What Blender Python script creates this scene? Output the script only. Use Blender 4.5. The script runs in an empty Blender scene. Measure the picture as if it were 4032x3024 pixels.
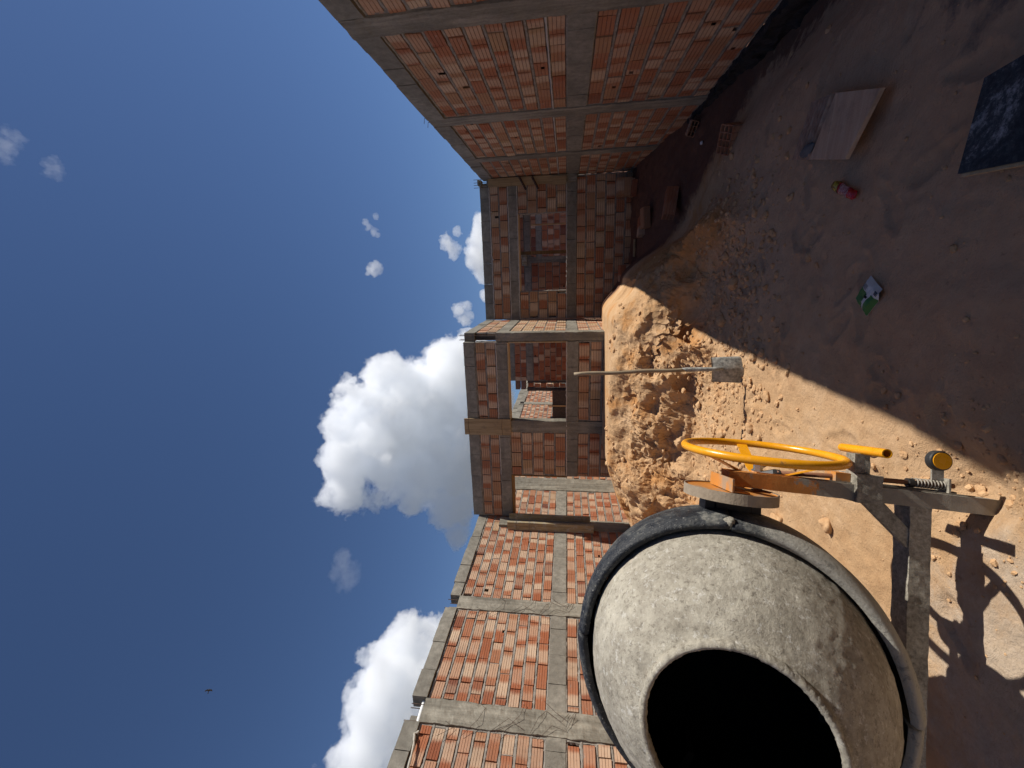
import bpy, bmesh, math, random
import numpy as np
from mathutils import Vector, Matrix

# ------------------------------------------------------------------ camera, sky, sun
S = bpy.context.scene
COL = S.collection
EYE = 1.65                                   # eye height above the yard, metres
cam_d = bpy.data.cameras.new('camera')
cam = bpy.data.objects.new('camera', cam_d)
COL.objects.link(cam)
yaw, pitch, roll = math.radians(15.0), math.radians(7.6), math.radians(0.08)
fw = Vector((-math.sin(yaw)*math.cos(pitch), math.cos(yaw)*math.cos(pitch), math.sin(pitch)))
ri = Vector((math.cos(yaw), math.sin(yaw), 0))
up = ri.cross(fw)
r2 = ri*math.cos(roll) + up*math.sin(roll)
u2 = up*math.cos(roll) - ri*math.sin(roll)
# the phone was held sideways: the picture's x axis points down, its y axis points right
M = Matrix(((-u2.x, r2.x, -fw.x, 0), (-u2.y, r2.y, -fw.y, 0), (-u2.z, r2.z, -fw.z, EYE), (0, 0, 0, 1)))
cam.matrix_world = M
cam_d.sensor_width = 36.0
cam_d.lens = 14.405
cam_d.clip_start = 0.05
cam_d.clip_end = 20000
S.camera = cam

SUN = Vector((0.80, 0.25, 1.0)).normalized()  # towards the sun
w = bpy.data.worlds.new('World')
S.world = w
w.use_nodes = True
nt = w.node_tree
bg = nt.nodes['Background']
sky = nt.nodes.new('ShaderNodeTexSky')
sky.sky_type = 'NISHITA'
sky.sun_disc = False
sky.sun_elevation = math.asin(SUN.z)
sky.sun_rotation = math.atan2(SUN.x, SUN.y)
sky.altitude = 900
sky.air_density = 1.0
sky.dust_density = 0.1
sky.ozone_density = 2.5
tint = nt.nodes.new('ShaderNodeMix'); tint.data_type = 'RGBA'; tint.blend_type = 'MULTIPLY'
tint.inputs[0].default_value = 1.0
tint.inputs[7].default_value = (0.87, 0.98, 1.18, 1)      # the phone's colour balance
nt.links.new(sky.outputs[0], tint.inputs[6]); nt.links.new(tint.outputs[2], bg.inputs[0])
bg.inputs[1].default_value = 0.0515
sd = bpy.data.lights.new('sun', 'SUN')
sd.energy = 4.6
sd.angle = math.radians(0.53)
sd.color = (1.0, 0.95, 0.88)
sun = bpy.data.objects.new('sun', sd)
COL.objects.link(sun)
sun.rotation_euler = (-SUN).to_track_quat('-Z', 'Y').to_euler()
sun.location = (6, 2, 12)
S.view_settings.view_transform = 'Standard'
S.view_settings.look = 'None'
S.view_settings.gamma = 1.0
S.view_settings.exposure = 0.36
S.render.engine = 'CYCLES'
S.cycles.use_denoising = True
S.cycles.max_bounces = 32
S.cycles.diffuse_bounces = 4
S.cycles.volume_bounces = 32
S.cycles.volume_step_rate = 0.25
S.cycles.volume_max_steps = 200
# ------------------------------------------------------------------ helpers
def tag(o, label=None, cat=None, group=None, kind=None):
    if label: o['label'] = label
    if cat: o['category'] = cat
    if group: o['group'] = group
    if kind: o['kind'] = kind
    return o

def thing(name, label, cat, loc=(0, 0, 0), rot=(0, 0, 0), group=None):
    o = bpy.data.objects.new(name, None)
    COL.objects.link(o)
    o.location = loc; o.rotation_euler = rot
    o.empty_display_size = 0.1
    bpy.context.view_layer.update()
    return tag(o, label, cat, group)

def hash3(ix, iy, iz, seed):
    h = (ix.astype(np.int64)*374761393 + iy.astype(np.int64)*668265263 + iz.astype(np.int64)*2147483647 + seed*974711) & 0xffffffff
    h = ((h ^ (h >> 13))*1274126177) & 0xffffffff
    h = ((h ^ (h >> 16))*2246822519) & 0xffffffff
    return ((h ^ (h >> 15)) & 0xffffff)/float(0xffffff)

def vnoise(p, seed=0):
    """smooth value noise, -1..1, p = (n, 3)"""
    i = np.floor(p); f = p-i; f = f*f*f*(f*(f*6-15)+10)
    i = i.astype(np.int64)
    r = 0
    for dx in (0, 1):
        wx = f[:, 0] if dx else 1-f[:, 0]
        for dy in (0, 1):
            wy = f[:, 1] if dy else 1-f[:, 1]
            for dz in (0, 1):
                wz = f[:, 2] if dz else 1-f[:, 2]
                r = r + wx*wy*wz*hash3(i[:, 0]+dx, i[:, 1]+dy, i[:, 2]+dz, seed)
    return r*2-1

def fbm(p, oct=4, seed=0, gain=0.5, ridged=False):
    p = np.asarray(p, float)
    a, s, t = 1.0, 0, 0
    for k in range(oct):
        n = vnoise(p*(2.03**k)+17.3*k, seed+k)
        if ridged: n = 1-2*np.abs(n)
        s = s+a*n; t += a; a *= gain
    return s/t

def mesh_obj(name, V, F, mat, parent=None, uv=None, bk=None, smooth=False, loc=None):
    me = bpy.data.meshes.new(name)
    me.from_pydata([tuple(v) for v in V], [], F)
    if uv is not None:
        l = me.uv_layers.new(name='uv')
        l.data.foreach_set('uv', np.asarray(uv, dtype=np.float32).ravel())
    if bk is not None:
        a = me.attributes.new('bk', 'FLOAT_COLOR', 'FACE')
        a.data.foreach_set('color', np.asarray(bk, dtype=np.float32).ravel())
    if smooth:
        me.polygons.foreach_set('use_smooth', [True]*len(me.polygons))
    me.update()
    if mat: me.materials.append(mat)
    o = bpy.data.objects.new(name, me)
    COL.objects.link(o)
    if parent is not None:
        o.parent = parent
    if loc is not None: o.location = loc
    return o

def world_of(o):
    m = o.matrix_basis.copy()
    while o.parent is not None:
        o = o.parent; m = o.matrix_basis @ m
    return m

class MB:
    def __init__(s): s.V, s.F, s.UV, s.BK = [], [], [], []
    def add(s, V, F, uv=None, bk=None):
        b = len(s.V); s.V.extend(V)
        for i, f in enumerate(F):
            s.F.append(tuple(b+k for k in f))
            if uv is not None: s.UV.extend(uv[k] for k in f)
            if bk is not None: s.BK.append(bk)
    def build(s, name, mat, parent=None, smooth=False, M=None):
        V = s.V
        if M is not None: V = [M @ Vector(v) for v in V]
        if parent is not None:
            inv = world_of(parent).inverted(); V = [inv @ Vector(v) for v in V]
        return mesh_obj(name, V, s.F, mat, parent, s.UV or None, s.BK or None, smooth)

# a wall frame: u along the wall, z up (measured from eye height), d out of the face
class Frame:
    def __init__(s, O, U, N): s.O, s.U, s.N = Vector(O), Vector(U), Vector(N)
    def __call__(s, u, z, d=0): return s.O + s.U*u + s.N*d + Vector((0, 0, z+EYE))
WORLD = Frame((0, 0, 0), (1, 0, 0), (0, 1, 0))

def rbox(mb, fr, u0, u1, z0, z1, d0, d1, step=0.05, amp=0.003, seed=0, freq=9, uvs=False):
    """box with gridded, roughened faces in frame coordinates"""
    nu = max(1, int(round((u1-u0)/step))); nz = max(1, int(round((z1-z0)/step))); nd = max(1, int(round((d1-d0)/step)))
    us = np.linspace(u0, u1, nu+1); zs = np.linspace(z0, z1, nz+1); ds = np.linspace(d0, d1, nd+1)
    idx = {}; P = []; F = []
    def vid(i, j, k):
        q = (i, j, k)
        if q not in idx: idx[q] = len(P); P.append((us[i], zs[j], ds[k]))
        return idx[q]
    for i in range(nu):
        for j in range(nz):
            F.append((vid(i, j, nd), vid(i+1, j, nd), vid(i+1, j+1, nd), vid(i, j+1, nd)))
            F.append((vid(i, j, 0), vid(i, j+1, 0), vid(i+1, j+1, 0), vid(i+1, j, 0)))
    for j in range(nz):
        for k in range(nd):
            F.append((vid(0, j, k), vid(0, j, k+1), vid(0, j+1, k+1), vid(0, j+1, k)))
            F.append((vid(nu, j, k), vid(nu, j+1, k), vid(nu, j+1, k+1), vid(nu, j, k+1)))
    for i in range(nu):
        for k in range(nd):
            F.append((vid(i, 0, k), vid(i+1, 0, k), vid(i+1, 0, k+1), vid(i, 0, k+1)))
            F.append((vid(i, nz, k), vid(i, nz, k+1), vid(i+1, nz, k+1), vid(i+1, nz, k)))
    P = np.array(P)
    if amp > 0:
        D = np.stack([fbm(P*freq+seed*7.7, 3, seed+11*q, 0.65) for q in range(3)], 1)
        P = P + D*amp*np.array([1, 1, 1.0])
    mb.add([fr(*p) for p in P], F)

def tube(mb, pts, r, n=10, closed=False, cap=True):
    pts = [Vector(p) for p in pts]
    m = len(pts); V = []; F = []
    rr = r if isinstance(r, (list, tuple)) else [r]*m
    prev = None
    for i, p in enumerate(pts):
        a = pts[(i-1) % m] if (closed or i > 0) else p
        b = pts[(i+1) % m] if (closed or i < m-1) else p
        t = (b-a).normalized()
        h = Vector((0, 0, 1)) if abs(t.z) < 0.9 else Vector((1, 0, 0))
        if prev is not None: x = (prev - t*prev.dot(t)).normalized()
        else: x = t.cross(h).normalized()
        prev = x
        y = t.cross(x)
        for k in range(n):
            c = 2*math.pi*k/n
            V.append(p + (x*math.cos(c)+y*math.sin(c))*rr[i])
    for i in range(m if closed else m-1):
        for k in range(n):
            a = i*n+k; b = i*n+(k+1) % n; j = ((i+1) % m)*n
            F.append((a, b, j+(k+1) % n, j+k))
    if cap and not closed:
        F.append(tuple(range(n))[::-1]); F.append(tuple((m-1)*n+k for k in range(n)))
    mb.add(V, F)

def lathe(mb, prof, n, M, cap0=False, cap1=False, amp=0, seed=0, freq=20):
    """prof = [(radius, height)], axis = local z of M"""
    V = []; F = []
    for (r, h) in prof:
        for k in range(n):
            c = 2*math.pi*k/n
            V.append((r*math.cos(c), r*math.sin(c), h))
    P = np.array(V)
    if amp > 0:
        rad = P.copy(); rad[:, 2] *= 0.3; L = np.linalg.norm(rad, axis=1)[:, None]+1e-9
        P = P + rad/L*(fbm(P*freq, 4, seed, 0.6)[:, None])*amp
    for i in range(len(prof)-1):
        for k in range(n):
            F.append((i*n+k, i*n+(k+1) % n, (i+1)*n+(k+1) % n, (i+1)*n+k))
    if cap0: F.append(tuple(range(n))[::-1])
    if cap1: F.append(tuple((len(prof)-1)*n+k for k in range(n)))
    mb.add([M @ Vector(p) for p in P], F)

# ------------------------------------------------------------------ materials
class NT:
    def __init__(s, name):
        s.m = bpy.data.materials.new(name); s.m.use_nodes = True
        s.t = s.m.node_tree; s.b = s.t.nodes['Principled BSDF']
        s.b.inputs['Specular IOR Level'].default_value = 0.25
    def n(s, typ, **kw):
        x = s.t.nodes.new(typ)
        for k, v in kw.items():
            if hasattr(x, k): setattr(x, k, v)
            else: x.inputs[k].default_value = v
        return x
    def l(s, a, b): s.t.links.new(a, b)
    def co(s, scale=(1, 1, 1), kind='Object'):
        tc = s.n('ShaderNodeTexCoord'); mp = s.n('ShaderNodeMapping')
        mp.inputs['Scale'].default_value = scale
        s.l(tc.outputs[kind], mp.inputs['Vector']); return mp.outputs[0]
    def noise(s, co, scale, detail=4, rough=0.6, dist=0.0):
        x = s.n('ShaderNodeTexNoise')
        x.inputs['Scale'].default_value = scale; x.inputs['Detail'].default_value = detail
        x.inputs['Roughness'].default_value = rough; x.inputs['Distortion'].default_value = dist
        s.l(co, x.inputs['Vector']); return x.outputs['Fac']
    def ramp(s, fac, stops, interp='LINEAR'):
        r = s.n('ShaderNodeValToRGB'); cr = r.color_ramp; cr.interpolation = interp
        while len(cr.elements) < len(stops): cr.elements.new(0.5)
        for e, (p, c) in zip(cr.elements, stops):
            e.position = p; e.color = (*c, 1) if len(c) == 3 else c
        s.l(fac, r.inputs[0]); return r.outputs[0]
    def mix(s, fac, a, b, mode='MIX'):
        x = s.n('ShaderNodeMix', data_type='RGBA', blend_type=mode)
        if isinstance(fac, (int, float)): x.inputs[0].default_value = fac
        else: s.l(fac, x.inputs[0])
        for v, i in ((a, 6), (b, 7)):
            if isinstance(v, tuple): x.inputs[i].default_value = (*v, 1)
            else: s.l(v, x.inputs[i])
        return x.outputs[2]
    def math(s, op, a, b=None, clamp=False):
        x = s.n('ShaderNodeMath', operation=op); x.use_clamp = clamp
        for v, i in ((a, 0), (b, 1)):
            if v is None: continue
            if isinstance(v, (int, float)): x.inputs[i].default_value = v
            else: s.l(v, x.inputs[i])
        return x.outputs[0]
    def step(s, v, a, b, lo=0.0, hi=1.0):
        x = s.n('ShaderNodeMapRange'); x.interpolation_type = 'SMOOTHSTEP'
        s.l(v, x.inputs['Value'])
        for k, q in (('From Min', a), ('From Max', b), ('To Min', lo), ('To Max', hi)): x.inputs[k].default_value = q
        return x.outputs[0]
    def bump(s, h, strength, dist, prev=None):
        x = s.n('ShaderNodeBump'); x.inputs['Strength'].default_value = strength; x.inputs['Distance'].default_value = dist
        s.l(h, x.inputs['Height'])
        if prev is not None: s.l(prev, x.inputs['Normal'])
        s.l(x.outputs[0], s.b.inputs['Normal']); return x.outputs[0]
    def done(s, col, rough=0.9, metal=0.0):
        if isinstance(col, tuple): s.b.inputs['Base Color'].default_value = (*col, 1)
        else: s.l(col, s.b.inputs['Base Color'])
        if isinstance(rough, (int, float)): s.b.inputs['Roughness'].default_value = rough
        else: s.l(rough, s.b.inputs['Roughness'])
        s.b.inputs['Metallic'].default_value = metal
        return s.m

def clay_material(name, pale=1.0):
    t = NT(name)
    at = t.n('ShaderNodeAttribute', attribute_name='bk')
    sp = t.n('ShaderNodeSeparateColor'); t.l(at.outputs['Color'], sp.inputs[0])
    uvn = t.n('ShaderNodeUVMap', uv_map='uv'); su = t.n('ShaderNodeSeparateXYZ'); t.l(uvn.outputs[0], su.inputs[0])
    co = t.co()
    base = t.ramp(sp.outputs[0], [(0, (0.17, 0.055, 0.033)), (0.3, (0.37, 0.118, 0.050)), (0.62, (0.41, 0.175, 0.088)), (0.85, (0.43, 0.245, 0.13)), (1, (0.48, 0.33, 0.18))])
    n1 = t.noise(co, 7, 3)
    # kiln bloom: the middle of a block is pale, its ends stay red
    e = t.math('ABSOLUTE', t.math('SUBTRACT', su.outputs[0], sp.outputs[2]))
    e = t.math('ADD', e, t.math('MULTIPLY', t.math('SUBTRACT', n1, 0.5), 0.35))
    patch = t.step(e, 0.20, 0.42, 1.0, 0.0)
    patch = t.math('MULTIPLY', patch, t.math('MULTIPLY', sp.outputs[1], pale))
    col = t.mix(patch, base, t.mix(n1, (0.58, 0.41, 0.27), (0.68, 0.54, 0.38)))
    stain = t.noise(co, 24, 5, 0.7)
    col = t.mix(t.step(stain, 0.52, 0.8, 0.0, 0.55), col, (0.24, 0.10, 0.06))
    smear = t.noise(t.co((1, 1, 2.2)), 11, 5, 0.72, 0.6)
    col = t.mix(t.step(smear, 0.57, 0.72, 0.0, 0.65), col, (0.42, 0.37, 0.31))
    grime = t.noise(co, 1.1, 5, 0.7)
    col = t.mix(t.step(grime, 0.45, 0.70, 0.0, 0.35), col, (0.20, 0.135, 0.095))
    ed = t.step(t.math('ADD', t.math('MULTIPLY', t.math('ABSOLUTE', t.math('SUBTRACT', su.outputs[1], 0.5)), 2.0), t.math('MULTIPLY', t.math('SUBTRACT', smear, 0.5), 0.7)), 0.88, 1.03, 0.0, 0.65)
    col = t.mix(ed, col, (0.30, 0.265, 0.22))
    # fine extrusion lines run along every block
    wv = t.n('ShaderNodeMath', operation='SINE'); t.l(t.math('MULTIPLY', su.outputs[1], 2*math.pi*26), wv.inputs[0])
    col = t.mix(t.math('MULTIPLY', t.math('ADD', wv.outputs[0], 1.0), 0.13), col, (0.2, 0.08, 0.045))
    gv = t.n('ShaderNodeMath', operation='SINE'); t.l(t.math('ADD', t.math('MULTIPLY', su.outputs[1], 2*math.pi*4), -math.pi/2), gv.inputs[0])
    col = t.mix(t.step(gv.outputs[0], -0.80, -0.97, 0, 0.42), col, (0.10, 0.042, 0.03))  # modelled grooves also darkened in the colour, like shade inside them
    b = t.bump(wv.outputs[0], 0.5, 0.0012)
    b = t.bump(t.noise(co, 90, 5, 0.7), 0.5, 0.003, b)
    return t.done(col, 0.88)

def concrete(name, a, b, scale=6, fine=120, stretch=(1, 1, 1), bump=0.5, dist=0.004, spots=0.0, spotcol=(0.1, 0.1, 0.09)):
    t = NT(name); co = t.co(stretch); c2 = t.co()
    f = t.math('ADD', t.math('MULTIPLY', t.noise(co, scale, 5, 0.65), 0.75), t.math('MULTIPLY', t.noise(c2, fine*0.4, 3, 0.7), 0.25))
    col = t.ramp(f, [(0.32, a), (0.68, b)])
    if spots > 0:
        col = t.mix(t.step(t.noise(c2, 1.7, 2, 0.5), 0.42, 0.58, 0, 0.35), col, tuple(q*0.6 for q in a))
        col = t.mix(t.step(t.noise(c2, 30, 4, 0.7), 0.62, 0.72, 0, spots), col, spotcol)
    nb = t.bump(t.noise(c2, fine, 4, 0.75), bump, dist)
    t.bump(t.noise(c2, scale*2, 3), 0.35, 0.01, nb)
    return t.done(col, 0.93)

CLAY = clay_material('hollow_clay_block')
MORTAR = concrete('joint_mortar', (0.17, 0.15, 0.125), (0.36, 0.325, 0.275), 14, 160, bump=0.8, dist=0.006)
MORTAR_SHADE = concrete('deep_mortar_and_shade', (0.05, 0.04, 0.035), (0.10, 0.08, 0.07), 20, 100)  # dark mortar for recesses; also puts shade into back-room parts
LIMEMORTAR = concrete('pale_mortar', (0.40, 0.37, 0.33), (0.52, 0.48, 0.43), 14, 160, bump=0.8, dist=0.006)
CAST = concrete('cast_concrete', (0.125, 0.113, 0.088), (0.35, 0.32, 0.255), 7, 90, (2.2, 2.2, 0.22), bump=0.6, spots=0.4)
BLOCKC = concrete('concrete_block', (0.165, 0.150, 0.120), (0.33, 0.305, 0.25), 12, 130, bump=1.0, dist=0.007, spots=0.45)
TAR = concrete('tarred_footing', (0.012, 0.011, 0.011), (0.06, 0.052, 0.048), 8, 90, bump=1.0, dist=0.012)

def wood_material(name, a, b, c, axis=2, cement=0.0):
    t = NT(name); st = [28, 28, 28]; st[axis] = 1.6
    co = t.co(tuple(st)); c2 = t.co()
    g = t.noise(co, 1.0, 5, 0.65, 0.4)
    col = t.ramp(g, [(0.3, a), (0.5, b), (0.7, c)])
    col = t.mix(t.step(t.noise(c2, 6, 4, 0.65), 0.5, 0.75, 0, 0.45), col, (0.13, 0.10, 0.07))
    if cement > 0: col = t.mix(t.step(t.noise(c2, 9, 5, 0.7), 0.50, 0.62, 0, cement), col, (0.33, 0.32, 0.28))
    t.bump(g, 0.5, 0.002)
    return t.done(col, 0.8)
PINE = wood_material('pine_board', (0.33, 0.20, 0.095), (0.44, 0.29, 0.14), (0.54, 0.38, 0.20))
PINE_U = wood_material('pine_batten', (0.38, 0.26, 0.13), (0.46, 0.32, 0.17), (0.56, 0.42, 0.25), 0)
OLDW = wood_material('weathered_form_board', (0.17, 0.13, 0.075), (0.30, 0.24, 0.14), (0.40, 0.34, 0.22), 2, 0.8)
DARKW = wood_material('dark_brown_board', (0.13, 0.065, 0.02), (0.22, 0.12, 0.04), (0.28, 0.17, 0.06), 0)  # darker brown than the other boards
STEEL = NT('rusty_steel'); _c = STEEL.co()
STEEL = STEEL.done(STEEL.ramp(STEEL.noise(_c, 40, 4), [(0.35, (0.05, 0.035, 0.03)), (0.7, (0.16, 0.10, 0.07))]), 0.7, 0.4)

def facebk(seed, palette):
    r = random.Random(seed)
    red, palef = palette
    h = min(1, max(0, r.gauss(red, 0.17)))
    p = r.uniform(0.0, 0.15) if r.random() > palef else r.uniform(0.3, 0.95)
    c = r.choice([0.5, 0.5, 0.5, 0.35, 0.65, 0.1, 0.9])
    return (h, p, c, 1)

def bricks(fr, u0, u1, z0, z1, course, length, parent, seed, palette=(0.5, 0.5), offset=0.0, holes=0.03, fill=0.35, lime_rows=(), nb=4, name='brick_panel', jt=0.0095, mortar=True):
    rnd = random.Random(seed)
    mb, mo = MB(), MB()
    rows = max(1, int(round((z1-z0)/course))); h = (z1-z0)/rows
    def strip(a, b, z, dep, hw, vert=False):
        n = max(2, int((b-a)/0.03)); V = []; F = []
        q = np.linspace(a, b, n+1)
        pts = np.stack([q*14, np.full(n+1, z*31.0+seed), np.full(n+1, 3.3 if vert else 0.7)], 1)
        dd = dep+0.010*fbm(pts, 3, seed, 0.7)+0.002; ww = hw*(1.12+0.75*fbm(pts*1.7+5, 3, seed+3, 0.7)); ss = 0.006*fbm(pts*0.8+9, 3, seed+5)
        for i in range(n+1):
            for s, d in ((-1.25, -0.028), (-0.55, dd[i]), (0.55, dd[i]-0.001), (1.25, -0.028)):
                if vert: V.append(fr(z+s*ww[i]+ss[i], q[i], d))
                else: V.append(fr(q[i], z+s*ww[i]+ss[i], d))
        for i in range(n):
            for k in range(3): F.append((i*4+k, i*4+k+1, i*4+k+5, i*4+k+4))
        mo.add(V, F)
    for row in range(rows):
        zt = z1-row*h; zb = zt-h
        u = u0-(0 if (row % 2 == 0) else length*0.5)-offset+rnd.uniform(-0.02, 0.02)
        first = True
        while u < u1-0.02:
            L = length*rnd.uniform(0.97, 1.03)
            if rnd.random() < 0.05: L *= rnd.uniform(0.45, 0.8)
            a, b = max(u, u0+rnd.uniform(0, 0.03))+0.003, min(u+L-rnd.uniform(0.006, 0.015), u1-rnd.uniform(0.004, 0.03))
            if b-a > 0.04:
                d0 = rnd.uniform(-0.005, 0.005); dj = rnd.uniform(-0.003, 0.003); dv = rnd.uniform(-0.003, 0.003); tl = rnd.uniform(-0.003, 0.003)
                bk = facebk(rnd.random(), palette)
                prof = []
                H = h-2*jt
                for i in range(nb):
                    v0 = i/nb; v1 = (i+1)/nb
                    g = 0.0026/H
                    prof += [(v0, -0.0050 if i else -0.012), (v0+g*1.2, 0), (v1-g*1.2, 0)]
                prof.append((1, -0.012))
                hole = rnd.random() < holes
                hi = rnd.randrange(nb-1)
                ha = rnd.choice([0.02, 0.75]) if rnd.random() < 0.6 else rnd.uniform(0.2, 0.6)
                cuts = [0.0, ha, min(0.97, ha+rnd.uniform(0.035, 0.06)/(b-a)), 1.0] if hole else [0.0, 1.0]
                np_ = len(prof)
                V = []; UV = []
                def at(f, v, d):
                    return fr(a+(b-a)*f, zb+jt+H*v+dv*(f-0.5)*2, d0+dj*(f-0.5)*2+tl*(v-0.5)*2+d)
                fu = (b-a)/length
                u_off = 0 if b-a > length*0.8 else rnd.uniform(0, 1-min(1, fu))
                for f in cuts:
                    for (v, d) in prof:
                        V.append(at(f, v, d)); UV.append((u_off+f*min(1, fu), v))
                F = []
                for c in range(len(cuts)-1):
                    for k in range(np_-1):
                        if hole and c == 1 and (hi*3 <= k < hi*3+3+rnd.choice([0, 0, 2])): continue
                        F.append((c*np_+k, (c+1)*np_+k, (c+1)*np_+k+1, c*np_+k+1))
                # sides, top and bottom returning into the joint
                for f, base in ((0.0, 0), (1.0, (len(cuts)-1)*np_)):
                    s = len(V)
                    for (v, d) in (prof[0], prof[-1]):
                        V.append(at(f, v, -0.06)); UV.append((f, v))
                    F.append(tuple([base+k for k in range(np_)]+[s+1, s]))
                s = len(V)-4; e = (len(cuts)-1)*np_
                F.append((0, e, s+2, s)); F.append((np_-1, s+1, s+3, e+np_-1))
                mb.add(V, F, UV, bk)
                if b < u1-0.03 and rnd.random() < fill:
                    strip(zb+jt, zt-jt, b+0.004, -0.010+rnd.uniform(-0.006, 0.006), 0.006, True)
            u += L
        if row > 0: strip(u0, u1, zt, -0.0065, jt*0.98)
    strip(u0, u1, z1, -0.006, jt*0.8); strip(u0, u1, z0, -0.006, jt*0.8)
    for ue in (u0+0.012, u1-0.012): strip(z0, z1, ue, -0.008, 0.014, True)
    bp = mb.build(name, CLAY, parent)
    if mortar: mo.build('mortar_joints', MORTAR, bp)
    for rowz in lime_rows:
        mo2 = MB(); old = mo; mo = mo2
        strip(u0, u1, rowz, 0.004, 0.011); mo = old
        mo2.build('pale_mortar_line', LIMEMORTAR, bp)
    return bp

def core(fr, u0, u1, z0, z1, parent, thick=0.14, d=-0.062, name='wall_core'):
    mb = MB(); rbox(mb, fr, u0, u1, z0, z1, -thick, d, 5.0, 0)
    return mb.build(name, MORTAR_SHADE, parent)

def blockrow(fr, u0, u1, z0, z1, L, parent, seed, name, d0=-0.15, proud=0.004, mat=None, gap=0.006, skip=(), jit=0.006, step=0.06):
    rnd = random.Random(seed); mb = MB(); u = u0
    first = True
    while u < u1-0.01:
        l = L*rnd.uniform(0.96, 1.04)
        if rnd.random() < 0.06: l *= 0.4
        if first: l *= rnd.uniform(0.3, 1); first = False
        b = min(u+l, u1)
        if not any(a <= (u+b)/2 <= c for a, c in skip):
            j = rnd.uniform(-jit, jit)
            rbox(mb, fr, u+gap/2, b-gap/2, z0+rnd.uniform(0, jit*0.6), z1+rnd.uniform(-jit, jit)*0.7, d0+j, proud+j, step, 0.0025, int(rnd.random()*999))
        u = b
    return mb.build(name, mat or BLOCKC, parent)

def column(fr, u0, u1, z0, z1, parent, seed, d0=-0.15, proud=0.014, amp=0.010, name='concrete_column', mat=None):
    mb = MB(); rbox(mb, fr, u0, u1, z0, z1, d0, proud, 0.025, amp, seed, 11)
    return mb.build(name, mat or CAST, parent)

def wire(pts, parent, r=0.0022, name='tie_wire', mat=None):
    mb = MB(); tube(mb, pts, r, 5)
    return mb.build(name, mat or STEEL, parent)
# ------------------------------------------------------------------ right boundary wall (in shade)
FR = Frame((2.0, 0, 0), (0, 1, 0), (-1, 0, 0))
FL = Frame((-4.7, 0, 0), (0, 1, 0), (1, 0, 0))
rw = thing('boundary_wall', 'tall shaded brick boundary wall on the right with smooth concrete posts', 'wall', (2.08, 4.3, 0))
cols = [(-0.75, -0.5), (1.35, 1.6), (3.68, 3.94), (5.87, 6.13), (7.81, 8.05)]
edges = [-2.2]+[e for c in cols for e in c]+[9.6]
for i in range(0, len(edges), 2):
    a, b = edges[i], edges[i+1]
    bricks(FR, a, b, 0.0, 1.56, 0.1735, 0.30, rw, 100+i, (0.64, 0.72), 0.1*i, 0.08, 0.15, lime_rows=(0.1735,), jt=0.0165)  # browner palette than the sunlit wall, with some shade put into the colour
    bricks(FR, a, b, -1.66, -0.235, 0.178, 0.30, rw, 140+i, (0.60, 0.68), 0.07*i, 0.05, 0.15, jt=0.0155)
    blockrow(FR, a, b, 1.575, 1.80, 0.34, rw, 180+i, 'coping_course', proud=0.012, jit=0.008)
    blockrow(FR, a, b, -0.235, -0.005, 0.34, rw, 220+i, 'bond_beam', proud=0.006, jit=0.003, gap=0.004)
core(FR, -2.2, 9.6, -1.7, 1.55, rw)
for i, (a, b) in enumerate(cols):
    c = column(FR, a, b, -2.0, 1.805, rw, 30+i)
    if i == 3:
        mb = MB()
        for q in (0.05, 0.2): tube(mb, [FR(a+q, 1.7, -0.03), FR(a+q, 1.86, -0.03), FR(a+q, 1.87, 0.03)], 0.004, 5)
        mb.build('rebar', STEEL, c)
mb = MB(); rbox(mb, FR, -0.5, 9.6, -2.2, -1.665, -0.02, 0.055, 0.03, 0.05, 5, 9)
mb.build('tarred_footing', TAR, rw)

# ------------------------------------------------------------------ left boundary wall (sunlit)
lw = thing('boundary_wall', 'long sunlit orange brick boundary wall on the left with grey posts', 'wall', (-4.78, 6, 0))
lcols = [(0.9, 1.15), (3.21, 3.47), (4.80, 5.04), (8.30, 8.85), (11.6, 11.85), (14.6, 14.85), (17.8, 18.05)]
ledges = [-1.0]+[e for c in lcols for e in c]+[21.0]
for i in range(0, len(ledges), 2):
    a, b = ledges[i], ledges[i+1]
    bricks(FL, a, b, 0.215, 1.575, 0.1515, 0.305, lw, 300+i, (0.42, 0.88), 0.09*i, 0.03, 0.45, jt=0.0165)  # fresher, more orange palette; part of the sunlight is in the colour
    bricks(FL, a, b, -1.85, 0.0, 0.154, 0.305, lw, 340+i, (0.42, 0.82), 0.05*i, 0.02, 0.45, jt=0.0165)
    blockrow(FL, a, b, 1.59, 1.765, 0.40, lw, 380+i, 'coping_course', proud=0.015, jit=0.014, gap=0.008, skip=((4.95, 5.10),))
    blockrow(FL, a, b, 0.003, 0.213, 0.40, lw, 420+i, 'bond_beam', proud=0.004, jit=0.004)
core(FL, -1.0, 21.0, -2.0, 1.57, lw)
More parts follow.
